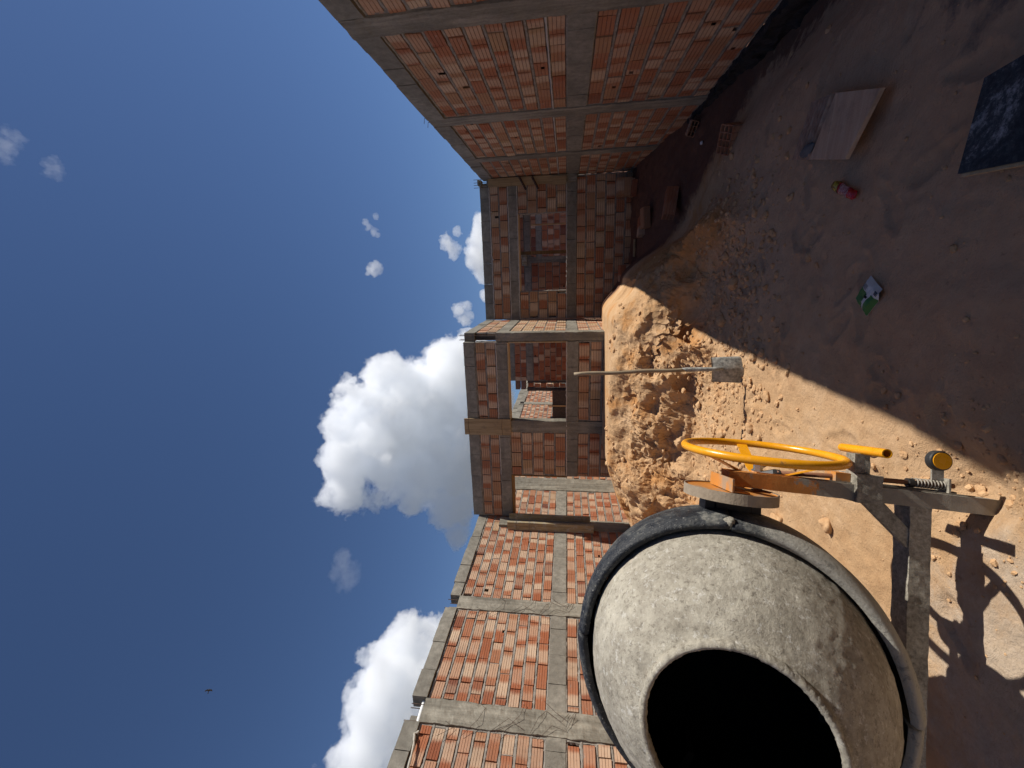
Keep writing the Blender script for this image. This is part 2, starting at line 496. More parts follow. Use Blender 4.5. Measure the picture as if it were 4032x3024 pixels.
for i, (a, b) in enumerate(lcols):
    c = column(FL, a, b, -2.2, 1.60, lw, 60+i, amp=0.011)
    rnd = random.Random(i)
    if i in (1, 2, 3):
        mb = MB()
        for q in (0.04, b-a-0.04):
            for dd in (-0.04, -0.11): tube(mb, [FL(a+q, 1.5, dd), FL(a+q+rnd.uniform(-.01, .01), 1.74+rnd.uniform(0, .06), dd)], 0.005, 5)
        mb.build('rebar', STEEL, c)
    if i in (1, 2):
        mb = MB()                                           # rear half of the cap is left standing behind the gap
        rbox(mb, FL, a+0.02, a+0.13, 1.60, 1.75, -0.15, -0.10, 0.05, 0.004, 3)
        mb.build('coping_stub', BLOCKC, c)
        ww = [[(-.10, 1.10), (.05, .95), (.20, .90), (.30, 1.05)], [(-.05, .75), (.07, .60), (.16, .50), (.30, .46)], [(-.02, .80), (.1, .62), (.02, .45)],
              [(-.15, 1.35), (-.02, 1.20), (.02, 1.30)], [(.0, .38), (.14, .30), (.24, .22), (.12, .05), (.25, -.03)], [(.33, .25), (.25, .12), (.15, -.02), (.28, -.10)],
              [(-.05, .30), (.08, .15), (.05, .0), (.2, -.08)]]
        for k, wpts in enumerate(ww):
            wire([FL(a+p[0]*(1 if i == 1 else 0.9)+0.01*math.sin(k*3+j), p[1], 0.022+0.03*((j+k) % 2)) for j, p in enumerate(wpts)], c)

# rope lying over the top courses near the first post, pipe on the wall top
mb = MB()
rp = [(3.10, 1.555, .03), (3.08, 1.60, .02), (3.04, 1.585, .035), (2.95, 1.56, .04), (2.80, 1.545, .045), (2.55, 1.53, .05), (2.3, 1.50, .045), (2.0, 1.49, .05), (1.6, 1.47, .045)]
P = []
for k in range(len(rp)-1):
    for s in range(4):
        f = s/4; P.append(FL(*[rp[k][q]*(1-f)+rp[k+1][q]*f for q in range(3)]))
tube(mb, P, [0.012+0.003*math.sin(i*1.7) for i in range(len(P))], 8)
ROPE = concrete('dusty_rope', (0.33, 0.30, 0.25), (0.5, 0.46, 0.38), 40, 200)
tag(mb.build('rope', ROPE), 'dusty pale rope drooping under the coping of the sunlit wall', 'rope')
mb = MB(); tube(mb, [FL(3.10, 1.625, -0.05), FL(3.50, 1.64, -0.06)], 0.021, 12)
WHITE = NT('white_plastic').done((0.78, 0.77, 0.74), 0.45)
tag(mb.build('pipe', WHITE), 'short white pipe lying in the coping gap above a post', 'pipe')

# ------------------------------------------------------------------ the unfinished house
house = thing('unfinished_house', 'unfinished roofless brick house across the end of the yard with empty windows', 'house', (-1, 9.6, 0))
HR = Frame((0, 9.5, 0), (1, 0, 0), (0, -1, 0))        # far front wall
HL = Frame((0, 7.2, 0), (1, 0, 0), (0, -1, 0))        # nearer front wall
HS = Frame((-1.0, 0, 0), (0, 1, 0), (1, 0, 0))        # side wall between them, faces the sun
PH = (0.72, 0.85)
def front(fr, panels, beams, seed, course=0.205, L=0.33, pal=PH):
    for k, (a, b, c, d) in enumerate(panels):
        bricks(fr, a, b, c, d, course, L, house, seed+k, pal, 0.11*k, 0.02, 0.4, jt=0.0145)
    for k, (a, b, c, d, nm) in enumerate(beams):
        blockrow(fr, a, b, c, d, 0.45 if nm != 'bond_beam' else 0.47, house, seed+50+k, nm, proud=0.006, jit=0.004)
front(HR, [(-0.99, 1.97, 1.275, 1.665), (-0.99, -0.36, 0.01, 1.06), (1.27, 1.97, 0.01, 1.06), (-0.99, 1.98, -1.42, -0.20)],
      [(-0.99, 1.93, 1.67, 1.875, 'coping_course'), (-0.99, 1.97, 1.065, 1.265, 'lintel'), (-0.99, 1.98, -0.20, 0.0, 'bond_beam')], 500)
core(HR, -0.99, -0.365, -1.5, 1.65, house); core(HR, 1.275, 1.98, -1.5, 1.65, house)
core(HR, -0.365, 1.275, 1.07, 1.65, house); core(HR, -0.365, 1.275, -1.5, -0.01, house)
front(HL, [(-4.68, -1.15, 1.27, 1.655), (-3.76, -2.86, 0.01, 1.06), (-3.76, -2.86, -1.25, -0.2), (-2.63, -1.15, -1.25, -0.2)],
      [(-4.68, -1.15, 1.665, 1.865, 'coping_course'), (-4.68, -1.15, 1.065, 1.265, 'lintel'), (-3.76, -1.15, -0.20, 0.0, 'bond_beam')], 600, 0.2, 0.30)
core(HL, -4.68, -1.15, 1.07, 1.65, house); core(HL, -3.76, -2.66, -1.3, 1.06, house); core(HL, -2.64, -1.14, -1.3, -0.01, house)
column(HL, -2.86, -2.64, -1.3, 1.06, house, 81)
# side wall and its corner post
bricks(HS, 7.42, 9.49, 1.275, 1.665, 0.195, 0.30, house, 700, (0.72, 0.85), 0, 0, 0.5)
bricks(HS, 7.42, 9.49, 0.01, 1.04, 0.205, 0.30, house, 701, (0.85, 0.95), 0.1, 0, 0.5)
bricks(HS, 7.42, 9.49, -1.25, -0.20, 0.2, 0.30, house, 702, (0.65, 0.8), 0.2, 0, 0.5)
blockrow(HS, 7.30, 9.49, 1.67, 1.865, 0.42, house, 703, 'coping_course', proud=0.006)
blockrow(HS, 7.42, 9.49, -0.20, 0.0, 0.42, house, 704, 'bond_beam', proud=0.006)
column(HS, 7.42, 9.49, 1.06, 1.262, house, 705, name='lintel', proud=0.006)
core(HS, 7.35, 9.49, -1.3, 1.65, house, 0.14)
post = column(HS, 7.18, 7.42, -1.35, 1.262, house, 706, d0=-0.14, proud=0.012, amp=0.01)
# open ends of the hollow blocks beside the missing top of the post
mb = MB()
for r in range(2):
    for c in range(3):
        for k in range(2):
            z = 1.285+0.19*r+k*0.09; u = -1.14+c*0.043
            for (a, b, e, f) in ((u, u+0.040, z, z+0.007), (u, u+0.040, z+0.078, z+0.085), (u, u+0.006, z, z+0.085), (u+0.034, u+0.040, z, z+0.085)):
                rbox(mb, HL, a, b, e, f, -0.3, -0.235, 0.1, 0)
mb.build('open_block_end', CLAY, house)
mb = MB()
for q, dd in ((-1.04, -0.06), (-1.12, -0.06), (-1.04, -0.16), (-1.12, -0.16)):
    tube(mb, [HL(q, 1.2, dd), HL(q, 1.8, dd), HL(q+0.005, 1.95, dd)], 0.005, 5)
mb.build('rebar', STEEL, post)
# window forms: thin batten left in each opening
mb = MB(); rbox(mb, HL, -2.63, -1.16, 1.035, 1.062, -0.15, 0.012, 0.2, 0.001, 2); rbox(mb, HL, -1.172, -1.150, 0.01, 1.035, -0.15, 0.014, 0.2, 0.001, 3)
mb.build('window_form', PINE_U, house)
mb = MB(); rbox(mb, HR, -0.36, 1.27, 1.035, 1.062, -0.15, 0.004, 0.2, 0.002, 4)
mb.build('window_form', PINE_U, house)
mb = MB(); rbox(mb, HL, -4.66, -3.77, 1.02, 1.062, -0.15, -0.004, 0.2, 0.002, 5); rbox(mb, HL, -3.785, -3.762, 0.0, 1.02, -0.15, 0.006, 0.2, 0.002, 6)
mb.build('door_form', DARKW, house)
# mortar squeezed along sills and under lintels
for fr, a, b, z in ((HR, -0.99, 1.97, 0.004), (HR, -0.99, 1.97, 1.068), (HR, -0.99, 1.97, 1.268), (HL, -3.76, -1.15, 0.004), (HL, -3.76, -1.15, 1.267), (HR, -0.99, 1.97, 1.668)):
    mb = MB(); rbox(mb, fr, a, b, z-0.008, z+0.008, -0.02, 0.012, 0.02, 0.011, int(z*50), 22)
    mb.build('mortar_squeeze', LIMEMORTAR, house)
# rooms behind the openings
HA = Frame((0, 12.2, 0), (1, 0, 0), (0, -1, 0)); HB = Frame((0, 15.5, 0), (1, 0, 0), (0, -1, 0)); HC = Frame((0, 13.3, 0), (1, 0, 0), (0, -1, 0))
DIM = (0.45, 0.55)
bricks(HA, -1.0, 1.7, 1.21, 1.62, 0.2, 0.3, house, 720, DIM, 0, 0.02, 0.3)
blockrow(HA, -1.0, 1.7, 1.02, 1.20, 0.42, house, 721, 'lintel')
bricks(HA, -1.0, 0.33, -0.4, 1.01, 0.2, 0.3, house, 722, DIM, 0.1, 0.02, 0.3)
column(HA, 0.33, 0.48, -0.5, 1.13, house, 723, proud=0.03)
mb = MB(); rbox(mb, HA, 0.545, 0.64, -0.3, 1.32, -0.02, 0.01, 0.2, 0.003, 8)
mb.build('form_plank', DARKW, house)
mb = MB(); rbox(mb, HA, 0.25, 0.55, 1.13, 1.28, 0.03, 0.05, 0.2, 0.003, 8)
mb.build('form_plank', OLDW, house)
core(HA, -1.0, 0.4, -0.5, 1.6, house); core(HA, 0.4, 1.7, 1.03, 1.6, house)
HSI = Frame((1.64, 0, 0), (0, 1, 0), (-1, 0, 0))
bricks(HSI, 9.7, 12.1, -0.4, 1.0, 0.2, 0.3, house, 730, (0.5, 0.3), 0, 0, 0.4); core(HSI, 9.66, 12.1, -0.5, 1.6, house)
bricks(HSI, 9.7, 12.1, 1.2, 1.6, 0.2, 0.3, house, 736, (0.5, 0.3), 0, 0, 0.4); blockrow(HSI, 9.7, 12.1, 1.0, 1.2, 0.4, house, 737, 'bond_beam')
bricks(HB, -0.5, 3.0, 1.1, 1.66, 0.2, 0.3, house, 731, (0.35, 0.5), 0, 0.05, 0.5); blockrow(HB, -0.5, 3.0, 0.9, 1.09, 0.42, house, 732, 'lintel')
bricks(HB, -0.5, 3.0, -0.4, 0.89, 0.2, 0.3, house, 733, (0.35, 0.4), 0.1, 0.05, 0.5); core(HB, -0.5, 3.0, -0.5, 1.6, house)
mb = MB(); rbox(mb, HA, 1.33, 1.36, -0.3, 1.0, -0.1, 0.02, 0.2, 0.003, 8); mb.build('door_form', PINE, house)
# room behind the nearer front wall
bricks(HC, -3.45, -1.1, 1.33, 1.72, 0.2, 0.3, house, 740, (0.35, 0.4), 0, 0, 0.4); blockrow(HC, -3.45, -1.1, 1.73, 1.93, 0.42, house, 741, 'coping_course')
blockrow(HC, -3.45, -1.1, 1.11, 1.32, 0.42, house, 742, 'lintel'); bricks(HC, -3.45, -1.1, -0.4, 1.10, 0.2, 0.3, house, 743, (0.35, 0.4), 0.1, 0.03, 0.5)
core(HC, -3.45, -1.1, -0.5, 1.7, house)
column(HC, -3.52, -3.45, -0.5, 1.30, house, 744, d0=-0.1, mat=MORTAR_SHADE)  # jamb strip kept dark by its colour, standing in for shade
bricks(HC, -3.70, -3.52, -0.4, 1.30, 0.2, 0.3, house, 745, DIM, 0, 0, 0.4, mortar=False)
column(HC, -3.80, -3.70, -0.5, 1.32, house, 746, d0=-0.3, mat=MORTAR_SHADE)  # second jamb strip, its shade likewise put into the colour
HCS = Frame((-3.72, 0, 0), (0, 1, 0), (-1, 0, 0))
for zz in (1.38, 1.57):
    mb = MB(); rbox(mb, HC, -3.76, -3.46, zz, zz+0.15, -0.3, -0.02, 0.3, 0.002, 3); mb.build('brick_panel', CLAY, house)
# low far wall across the back; its shade is put into its dark colour
HD = Frame((0, 17.5, 0), (1, 0, 0), (0, -1, 0))
column(Frame((0, 13.1, 0), (1, 0, 0), (0, -1, 0)), -4.69, -3.72, -1.2, 0.47, house, 750, name='inner_parapet', mat=MORTAR_SHADE)
mb = MB(); rbox(mb, HC, -4.26, -4.22, -0.5, 0.62, 0.25, 0.29, 0.2, 0.002, 3); mb.build('prop_pole', PINE, house)
blockrow(FL, 12.0, 21.0, 1.77, 1.96, 0.40, lw, 455, 'coping_course', d0=-0.2, proud=-0.05, jit=0.02)

# ------------------------------------------------------------------ form boards tied to the walls
def nail_wires(fr, u0, u1, zs, parent):
    for z in zs: wire([fr(u0-0.01, z, 0.0), fr(u0-0.005, z, 0.045), fr((u0+u1)/2, z+0.01, 0.05), fr(u1+0.005, z, 0.045), fr(u1+0.01, z, 0.0)], parent, 0.003)
b = MB(); rbox(b, HL, -2.92, -2.60, 1.04, 1.93, 0.02, 0.045, 0.08, 0.004, 21)
t_ = tag(b.build('form_board', PINE_B := wood_material('dull_pine_board', (0.24, 0.17, 0.09), (0.33, 0.24, 0.13), (0.40, 0.30, 0.17))), 'upright pine form board wired over the top of the wall beside the window opening', 'board')
nail_wires(HL, -2.92, -2.60, (1.20, 1.84), t_)
# post form at the left end of the house: two boards on the boundary wall with the cast post between
cp = Frame((-4.7, 0, 0), (0, 1, 0), (1, 0, 0))
column(cp, 6.86, 7.12, -1.5, 1.30, lw, 790, proud=0.05)
b = MB(); rbox(b, cp, 6.78, 6.83, -0.50, 1.12, 0.0, 0.16, 0.1, 0.003, 31)
t_ = tag(b.build('form_board', OLDW), 'long cement stained form board standing edge-on at the doorway corner', 'board')
b = MB(); rbox(b, cp, 7.05, 7.08, -0.45, 1.12, 0.0, 0.17, 0.1, 0.003, 33)
t2_ = tag(b.build('form_board', OLDW), 'second form board hidden in shadow behind the doorway corner board', 'board')
for z in (0.95, 0.70): wire([cp(6.77, z, 0.02), cp(6.77, z, 0.17), cp(7.10, z, 0.18), cp(7.10, z, 0.02)], t_, 0.003)
# forms in the far right corner
CR = Frame((0, 9.5, 0), (1, 0, 0), (0, -1, 0))
column(CR, 1.85, 1.99, -0.2, 1.70, house, 800, proud=0.10)
b = MB(); rbox(b, CR, 1.82, 1.98, 0.02, 1.66, 0.125, 0.15, 0.1, 0.003, 41)
t_ = tag(b.build('form_board', PINE_B), 'tall form board closing the far right corner post of the house', 'board')
b = MB(); rbox(b, CR, 1.78, 1.95, 0.01, 0.30, 0.155, 0.18, 0.1, 0.003, 43)
tag(b.build('form_board', PINE_B), 'short board piece at sill height in the far right corner', 'board')
for z in (0.88, 0.62):
    b = MB(); V = [CR(1.72, z-0.03, 0.19), CR(1.96, z+0.10, 0.24)]
    tube(b, V, 0.022, 4); tube(b, [CR(1.80, z+0.02, 0.12), CR(1.80, z+0.02, 0.27)], 0.009, 6)
    tag(b.build('wedge_bar', STEEL), 'dark wedge bar clamping the corner form, %s one' % ('upper' if z > 0.8 else 'lower'), 'clamp', 'wedge bars on the corner form')
b = MB()
for q in (0, 0.05, 0.1, 0.16): tube(b, [CR(1.84+q, 1.6, 0.05), CR(1.84+q, 1.99, 0.05)], 0.005, 5)
b.build('rebar', STEEL, house)
for q, zt in ((0, 1.84), (0.05, 1.88)):
    b = MB(); rbox(b, CR, 1.86+q*0.3, 1.98, zt-0.02, zt+0.012, -0.1+q, 0.10+q, 0.1, 0.004, 44); b.build('corner_block_piece', BLOCKC, house)
# ------------------------------------------------------------------ the ground: one sheet out to the horizon
_az, _rh = math.radians(20), math.radians(-5)
FOOT = Vector((-1.59, 1.51, 0))+Vector((math.cos(_az)*math.cos(_rh), math.sin(_az)*math.cos(_rh), 0))*0.73+Vector((-math.sin(_az), math.cos(_az), 0))*0.045+Vector((0.1*0, 0, 0))
def sstep(a, b, x):
    t = np.clip((x-a)/(b-a), 0, 1); return t*t*(3-2*t)
def cells(p, seed):
    """nearest-cell random value and distance to the cell border (angular chunks)"""
    i0 = np.floor(p).astype(np.int64); best = np.full(len(p), 9.0); sec = np.full(len(p), 9.0); val = np.zeros(len(p))
    for dx in (-1, 0, 1):
        for dy in (-1, 0, 1):
            for dz in (-1, 0, 1):
                c = i0+np.array([dx, dy, dz])
                q = np.stack([hash3(c[:, 0], c[:, 1], c[:, 2], seed+k) for k in range(3)], 1)
                d = np.sqrt((((c+q)-p)**2).sum(1)); v = hash3(c[:, 0], c[:, 1], c[:, 2], seed+7)
                nb_ = d < best
                sec = np.where(nb_, best, np.minimum(sec, d)); val = np.where(nb_, v, val); best = np.where(nb_, d, best)
    return val, sec-best
def terrain(x, y):
    n = x.size
    p3 = np.stack([x, y, np.zeros(n)], 1)
    wob = 0.22*fbm(p3*0.9+3, 3, 5)
    big = fbm(p3*0.6, 3, 9)
    base = -1.665+0.035*big+0.012*fbm(p3*2.2+7, 3, 12)
    # trampled, slightly scuffed soil
    sc = fbm(p3*np.array([5, 3, 1]), 4, 31, 0.6)
    base += 0.014*sc+0.009*fbm(p3*14, 4, 33, 0.65)
    fr_ = np.random.RandomState(12)                                   # footprints
    for k in range(46):
        fx, fy, fa = fr_.uniform(-1.6, 1.3), fr_.uniform(1.2, 4.6), fr_.uniform(0, 6.28)
        ca, sa = math.cos(fa), math.sin(fa); m_ = (abs(x-fx) < 0.3) & (abs(y-fy) < 0.3)
        u_ = (x[m_]-fx)*ca+(y[m_]-fy)*sa; v_ = -(x[m_]-fx)*sa+(y[m_]-fy)*ca
        q_ = np.sqrt((u_/0.15)**2+(v_/(0.052+0.012*np.sin(u_*18)))**2)
        base[m_] += -0.013*sstep(1.05, 0.75, q_)+0.008*np.exp(-((q_-1.2)/0.18)**2)+0.002*np.sin(u_*150)*sstep(0.9, 0.7, q_)
    # drop towards the right wall footing
    base -= 0.24*sstep(1.15, 1.95, x+0.3*wob)*sstep(1.5, 3.5, y)
    # pit in front of the far wall
    pit = -1.84+(y-5.0)*0.115
    pit = np.clip(pit, -1.9, -1.34)+0.05*fbm(p3*3, 4, 40)+0.02*fbm(p3*11, 3, 41)
    ex = np.where(y < 6.6, 1.7-(y-4.6)*0.6, 0.5-(y-6.6)*0.34)     # x of the pit edge
    e = sstep(-0.12, 0.10, x-ex+0.5*wob)*sstep(4.3, 5.2, y)
    # bank of dug earth in front of the house
    top = -0.645+0.03*big
    top = top-0.50*sstep(-3.3, -4.7, x)-0.10*sstep(-3.0, -3.5, x)
    top = top-0.35*sstep(-0.75, -0.15, x)-0.55*sstep(-0.15, 0.55, x)
    top = np.where(y > 7.0, top-0.12*sstep(7.3, 9.4, y), top)
    yc = 6.15+0.35*fbm(p3*0.8+11, 2, 51)+0.25*sstep(-0.8, 0.3, x)
    yt = 4.95+0.25*fbm(p3*1.1+19, 2, 52)-0.35*np.exp(-((x+1.0)/0.45)**2)+0.25*np.exp(-((x+2.1)/0.5)**2)
    f = (y+0.16*fbm(p3*2.3+23, 4, 53, 0.6)-yt)/(yc-yt)
    prof = 0.62*sstep(0.12, 0.62, f)+0.26*sstep(0.62, 0.98, f)+0.12*sstep(-0.35, 0.3, f)
    fl = base*(1-e)+pit*e
    bk = fl+(top-fl)*prof
    inside = sstep(0.75, 0.2, x)
    h = fl+(bk-fl)*np.clip(prof*3, 0, 1)*inside
    h = np.where(top < fl, fl, h)
    lump = sstep(0.02, 0.3, prof)*inside
    hz = lump*sstep(1.02, 0.6, f)
    h = h+hz*(0.07*fbm(p3*2.6+31, 4, 61, 0.62)+0.03*fbm(p3*7, 4, 62, 0.65))
    # crumbled rim and rubble apron at the foot of the bank
    ap = sstep(3.2, 4.6, y)*sstep(1.0, -0.2, x)*(1-sstep(0.25, 0.6, f))
    cl = fbm(p3*9+3, 3, 71, 0.7)
    h = h+ap*(0.03*np.clip(cl-0.1, 0, 1)+0.020*fbm(p3*20, 4, 72, 0.8)+0.05*fbm(p3*2.3, 4, 73))
    # a low ridge runs from the bank towards the camera along the pit edge
    pts = [(-0.15, 6.9, 0.42), (0.20, 5.9, 0.34), (0.42, 5.1, 0.24), (0.46, 4.5, 0.12), (0.42, 3.9, 0.02)]
    best = np.zeros(n)
    wx = x+0.10*fbm(p3*1.9+41, 3, 55); wy = y+0.10*fbm(p3*1.9+47, 3, 56)
    for (ax_, ay_, ah), (bx_, by_, bh) in zip(pts[:-1], pts[1:]):
        t_ = np.clip(((wx-ax_)*(bx_-ax_)+(wy-ay_)*(by_-ay_))/((bx_-ax_)**2+(by_-ay_)**2), 0, 1)
        dd_ = np.hypot(wx-ax_-t_*(bx_-ax_), wy-ay_-t_*(by_-ay_))
        best = np.maximum(best, (ah+(bh-ah)*t_)*np.clip(1-dd_/0.42, 0, 1)**1.3)
    h = np.maximum(h, np.where((y > 3.7) & (y < 7.5), base*0.5+fl*0.5+best, -9))
    hz = np.maximum(hz, 0.55*sstep(0.03, 0.15, best))
    # hollow scraped out under the foot of the mixer frame
    h = h-0.13*np.exp(-((x-FOOT.x)**2+(y-FOOT.y)**2)/0.03)
    out = (x < -5.3) | (x > 2.6) | (y > 21)
    h = np.where(out, -1.7+0.1*big, h)
    return h, hz, e

def span(stops):
    r = []
    for (a, b, s) in stops: r += list(np.arange(a, b, s))
    return np.array(r+[stops[-1][1]])
gx = span([(-3000, -200, 700), (-200, -20, 30), (-20, -5, 3), (-5, -4.2, .08), (-4.2, 0.7, .018), (0.7, 2.1, .024), (2.1, 5, .4), (5, 20, 3), (20, 200, 30), (200, 3000, 700)])
gy = span([(-3000, -200, 700), (-200, -20, 30), (-20, 0, 2), (0, 0.9, .06), (0.9, 2.2, .014), (2.2, 4.2, .018), (4.2, 6.5, .017), (6.5, 9.6, .035), (9.6, 22, .5), (22, 100, 10), (100, 3000, 700)])
X, Y = np.meshgrid(gx, gy, indexing='ij')
hh, face, pitm = terrain(X.ravel(), Y.ravel())
nx, ny = len(gx), len(gy)
Pg = np.stack([X.ravel(), Y.ravel(), hh], 1)
H2 = hh.reshape(nx, ny)
sel = face > 0.02
dzx = np.gradient(H2, gx, axis=0).ravel(); dzy = np.gradient(H2, gy, axis=1).ravel()
Nn = np.stack([-dzx, -dzy, np.ones_like(dzx)], 1); Nn /= np.linalg.norm(Nn, axis=1)[:, None]
ps = Pg[sel]*np.array([1, 1, 1.2])
pw = ps+0.16*np.stack([fbm(ps*3+k*9, 3, 90+k) for k in range(3)], 1)
d1 = 0.045*fbm(ps*2.1+50, 4, 81, 0.6)+0.026*fbm(ps*11, 4, 82, 0.72)+0.014*fbm(ps*34, 3, 85, 0.75)
crumb = 0.25+0.75*sstep(-0.2, 0.15, fbm(ps*1.3+70, 3, 95, 0.5))           # crumbled zones between smooth scraped planes
d1 = 0.05*fbm(ps*1.6+50, 3, 81, 0.5)+0.010*fbm(ps*np.array([7, 7, 22]), 4, 84, 0.7)+crumb*(0.036*fbm(ps*10, 5, 82, 0.8)+0.026*fbm(ps*30, 3, 85, 0.85))
for fq, am, sd_, mk in ((1.3, 0.15, 301, 1), (4.3, 0.06, 302, crumb), (12.0, 0.03, 303, crumb)):
    v, e_ = cells(pw*fq, sd_)
    d1 += am*(v-0.5)*sstep(0.0, 0.16, e_)*mk
cav = fbm(ps*1.7+9, 3, 83, 0.5)
d1 -= 0.20*np.clip(cav-0.28, 0, 1)*2.2
# dug-out hollows seen on the face
for (cx, cy, cz, rr, dp) in ((-0.62, 5.25, -1.40, .26, .24), (-1.05, 5.45, -1.02, .17, .20), (-1.35, 5.1, -1.45, .15, .18), (-0.55, 5.9, -0.85, .2, .14), (-1.75, 5.8, -0.9, .16, .12), (-2.5, 5.3, -1.3, .16, .12)):
    q = np.sqrt(((Pg[sel]-np.array([cx, cy, cz]))**2).sum(1)); d1 -= dp*np.exp(-(q/rr)**2)
Pg[sel] += Nn[sel]*(d1*face[sel])[:, None]
GZ = Pg[:, 2].reshape(nx, ny).copy()
Pg[:, 2] += EYE
I = np.arange(nx*ny).reshape(nx, ny)
Fg = np.stack([I[:-1, :-1].ravel(), I[1:, :-1].ravel(), I[1:, 1:].ravel(), I[:-1, 1:].ravel()], 1)
me = bpy.data.meshes.new('ground')
me.vertices.add(len(Pg)); me.vertices.foreach_set('co', Pg.astype(np.float32).ravel())
me.loops.add(Fg.size); me.loops.foreach_set('vertex_index', Fg.astype(np.int32).ravel())
me.polygons.add(len(Fg)); me.polygons.foreach_set('loop_start', np.arange(0, Fg.size, 4, dtype=np.int32))
me.update(calc_edges=True)
def gz(x, y):
    i = min(max(int(np.searchsorted(gx, x))-1, 0), nx-2); j = min(max(int(np.searchsorted(gy, y))-1, 0), ny-2)
    return float(GZ[i:i+2, j:j+2].mean())

def ground_material():
    t = NT('dug_earth'); co = t.co()
    g = t.n('ShaderNodeNewGeometry'); s = t.n('ShaderNodeSeparateXYZ'); t.l(g.outputs['Position'], s.inputs[0])
    px, py, pz = s.outputs
    n1 = t.noise(co, 1.3, 4, 0.6); n2 = t.noise(co, 9, 5, 0.65)
    sand = t.ramp(t.math('ADD', t.math('MULTIPLY', n1, 0.55), t.math('MULTIPLY', n2, 0.45)), [(0.34, (0.40, 0.235, 0.115)), (0.5, (0.50, 0.315, 0.165)), (0.66, (0.57, 0.385, 0.225))])
    orange = t.mix(n2, (0.42, 0.19, 0.062), (0.52, 0.28, 0.11))
    # fresh cut earth on the bank is more orange in patches
    bankm = t.math('MULTIPLY', t.step(py, 4.3, 5.0), t.step(t.noise(co, 1.9, 4, 0.65), 0.47, 0.66))
    col = t.mix(bankm, sand, orange)
    rd = t.math('ADD', t.math('ABSOLUTE', t.math('SUBTRACT', px, t.math('SUBTRACT', 1.35, t.math('MULTIPLY', py, 0.19)))), t.math('MULTIPLY', t.math('SUBTRACT', n2, 0.5), 0.3))
    rdm = t.math('MULTIPLY', t.step(rd, 0.30, 0.12), t.math('MULTIPLY', t.step(py, 4.1, 4.9), t.step(py, 7.6, 6.8)))
    # pinkish grey trampled surface by the camera, colour raised to lighten wall shade
    nearm = t.math('MULTIPLY', t.math('MULTIPLY', t.step(px, -1.3, 0.1), t.step(py, 5.6, 4.4)), 0.55)
    col = t.mix(nearm, col, t.mix(t.noise(co, 3.5, 6, 0.75), (0.42, 0.275, 0.175), (0.66, 0.465, 0.31)))
    col = t.mix(t.math('MULTIPLY', rdm, 0.9), col, orange)
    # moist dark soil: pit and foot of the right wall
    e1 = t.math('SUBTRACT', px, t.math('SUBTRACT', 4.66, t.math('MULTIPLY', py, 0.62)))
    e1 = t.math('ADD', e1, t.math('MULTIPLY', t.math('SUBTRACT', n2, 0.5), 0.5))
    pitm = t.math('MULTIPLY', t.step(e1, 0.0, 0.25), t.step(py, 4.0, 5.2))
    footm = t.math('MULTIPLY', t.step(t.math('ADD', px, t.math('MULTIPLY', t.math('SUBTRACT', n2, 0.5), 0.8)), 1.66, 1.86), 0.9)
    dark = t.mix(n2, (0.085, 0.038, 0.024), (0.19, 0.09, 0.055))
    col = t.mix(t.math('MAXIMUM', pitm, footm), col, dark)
    # cement spilled round the mixer
    dx = t.math('SUBTRACT', px, -1.55); dy = t.math('SUBTRACT', py, 1.15)
    rr = t.math('SQRT', t.math('ADD', t.math('MULTIPLY', dx, dx), t.math('MULTIPLY', dy, dy)))
    rr = t.math('ADD', rr, t.math('MULTIPLY', t.math('SUBTRACT', t.noise(co, 5, 5, 0.7), 0.5), 1.1))
    col = t.mix(t.step(rr, 0.85, 0.40, 0, 0.55), col, t.mix(t.noise(co, 45, 4, 0.7), (0.30, 0.25, 0.19), (0.70, 0.65, 0.56)))
    # a grey cement stain by the right edge
    dx = t.math('SUBTRACT', px, 1.35); dy = t.math('SUBTRACT', py, 2.0)
    rr = t.math('ADD', t.math('SQRT', t.math('ADD', t.math('MULTIPLY', dx, dx), t.math('MULTIPLY', dy, dy))), t.math('MULTIPLY', t.math('SUBTRACT', t.noise(co, 6, 5, 0.7), 0.5), 0.9))
    col = t.mix(t.step(rr, 0.55, 0.3, 0, 0.8), col, (0.085, 0.085, 0.085))
    far = t.step(t.math('ADD', t.math('ABSOLUTE', px), t.math('ABSOLUTE', t.math('SUBTRACT', py, 5))), 24, 60)
    col = t.mix(far, col, (0.17, 0.16, 0.13))
    dk = t.noise(co, 26, 4, 0.75)
    col = t.mix(t.step(dk, 0.60, 0.76, 0, 0.55), col, (0.20, 0.11, 0.06))
    b = t.bump(t.noise(co, 130, 5, 0.8), 0.6, 0.006)
    b = t.bump(t.noise(co, 30, 6, 0.75), 0.75, 0.022, b)
    wv = t.noise(t.co((1, 3.2, 1)), 7, 4, 0.65, 1.2)
    t.bump(wv, 0.35, 0.02, b)
    return t.done(col, 0.95)
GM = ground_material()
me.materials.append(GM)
fm = face.reshape(nx, ny)
me.polygons.foreach_set('use_smooth', (fm[:-1, :-1].ravel() < 0.08).tolist())
go = bpy.data.objects.new('ground', me); COL.objects.link(go); go['kind'] = 'structure'

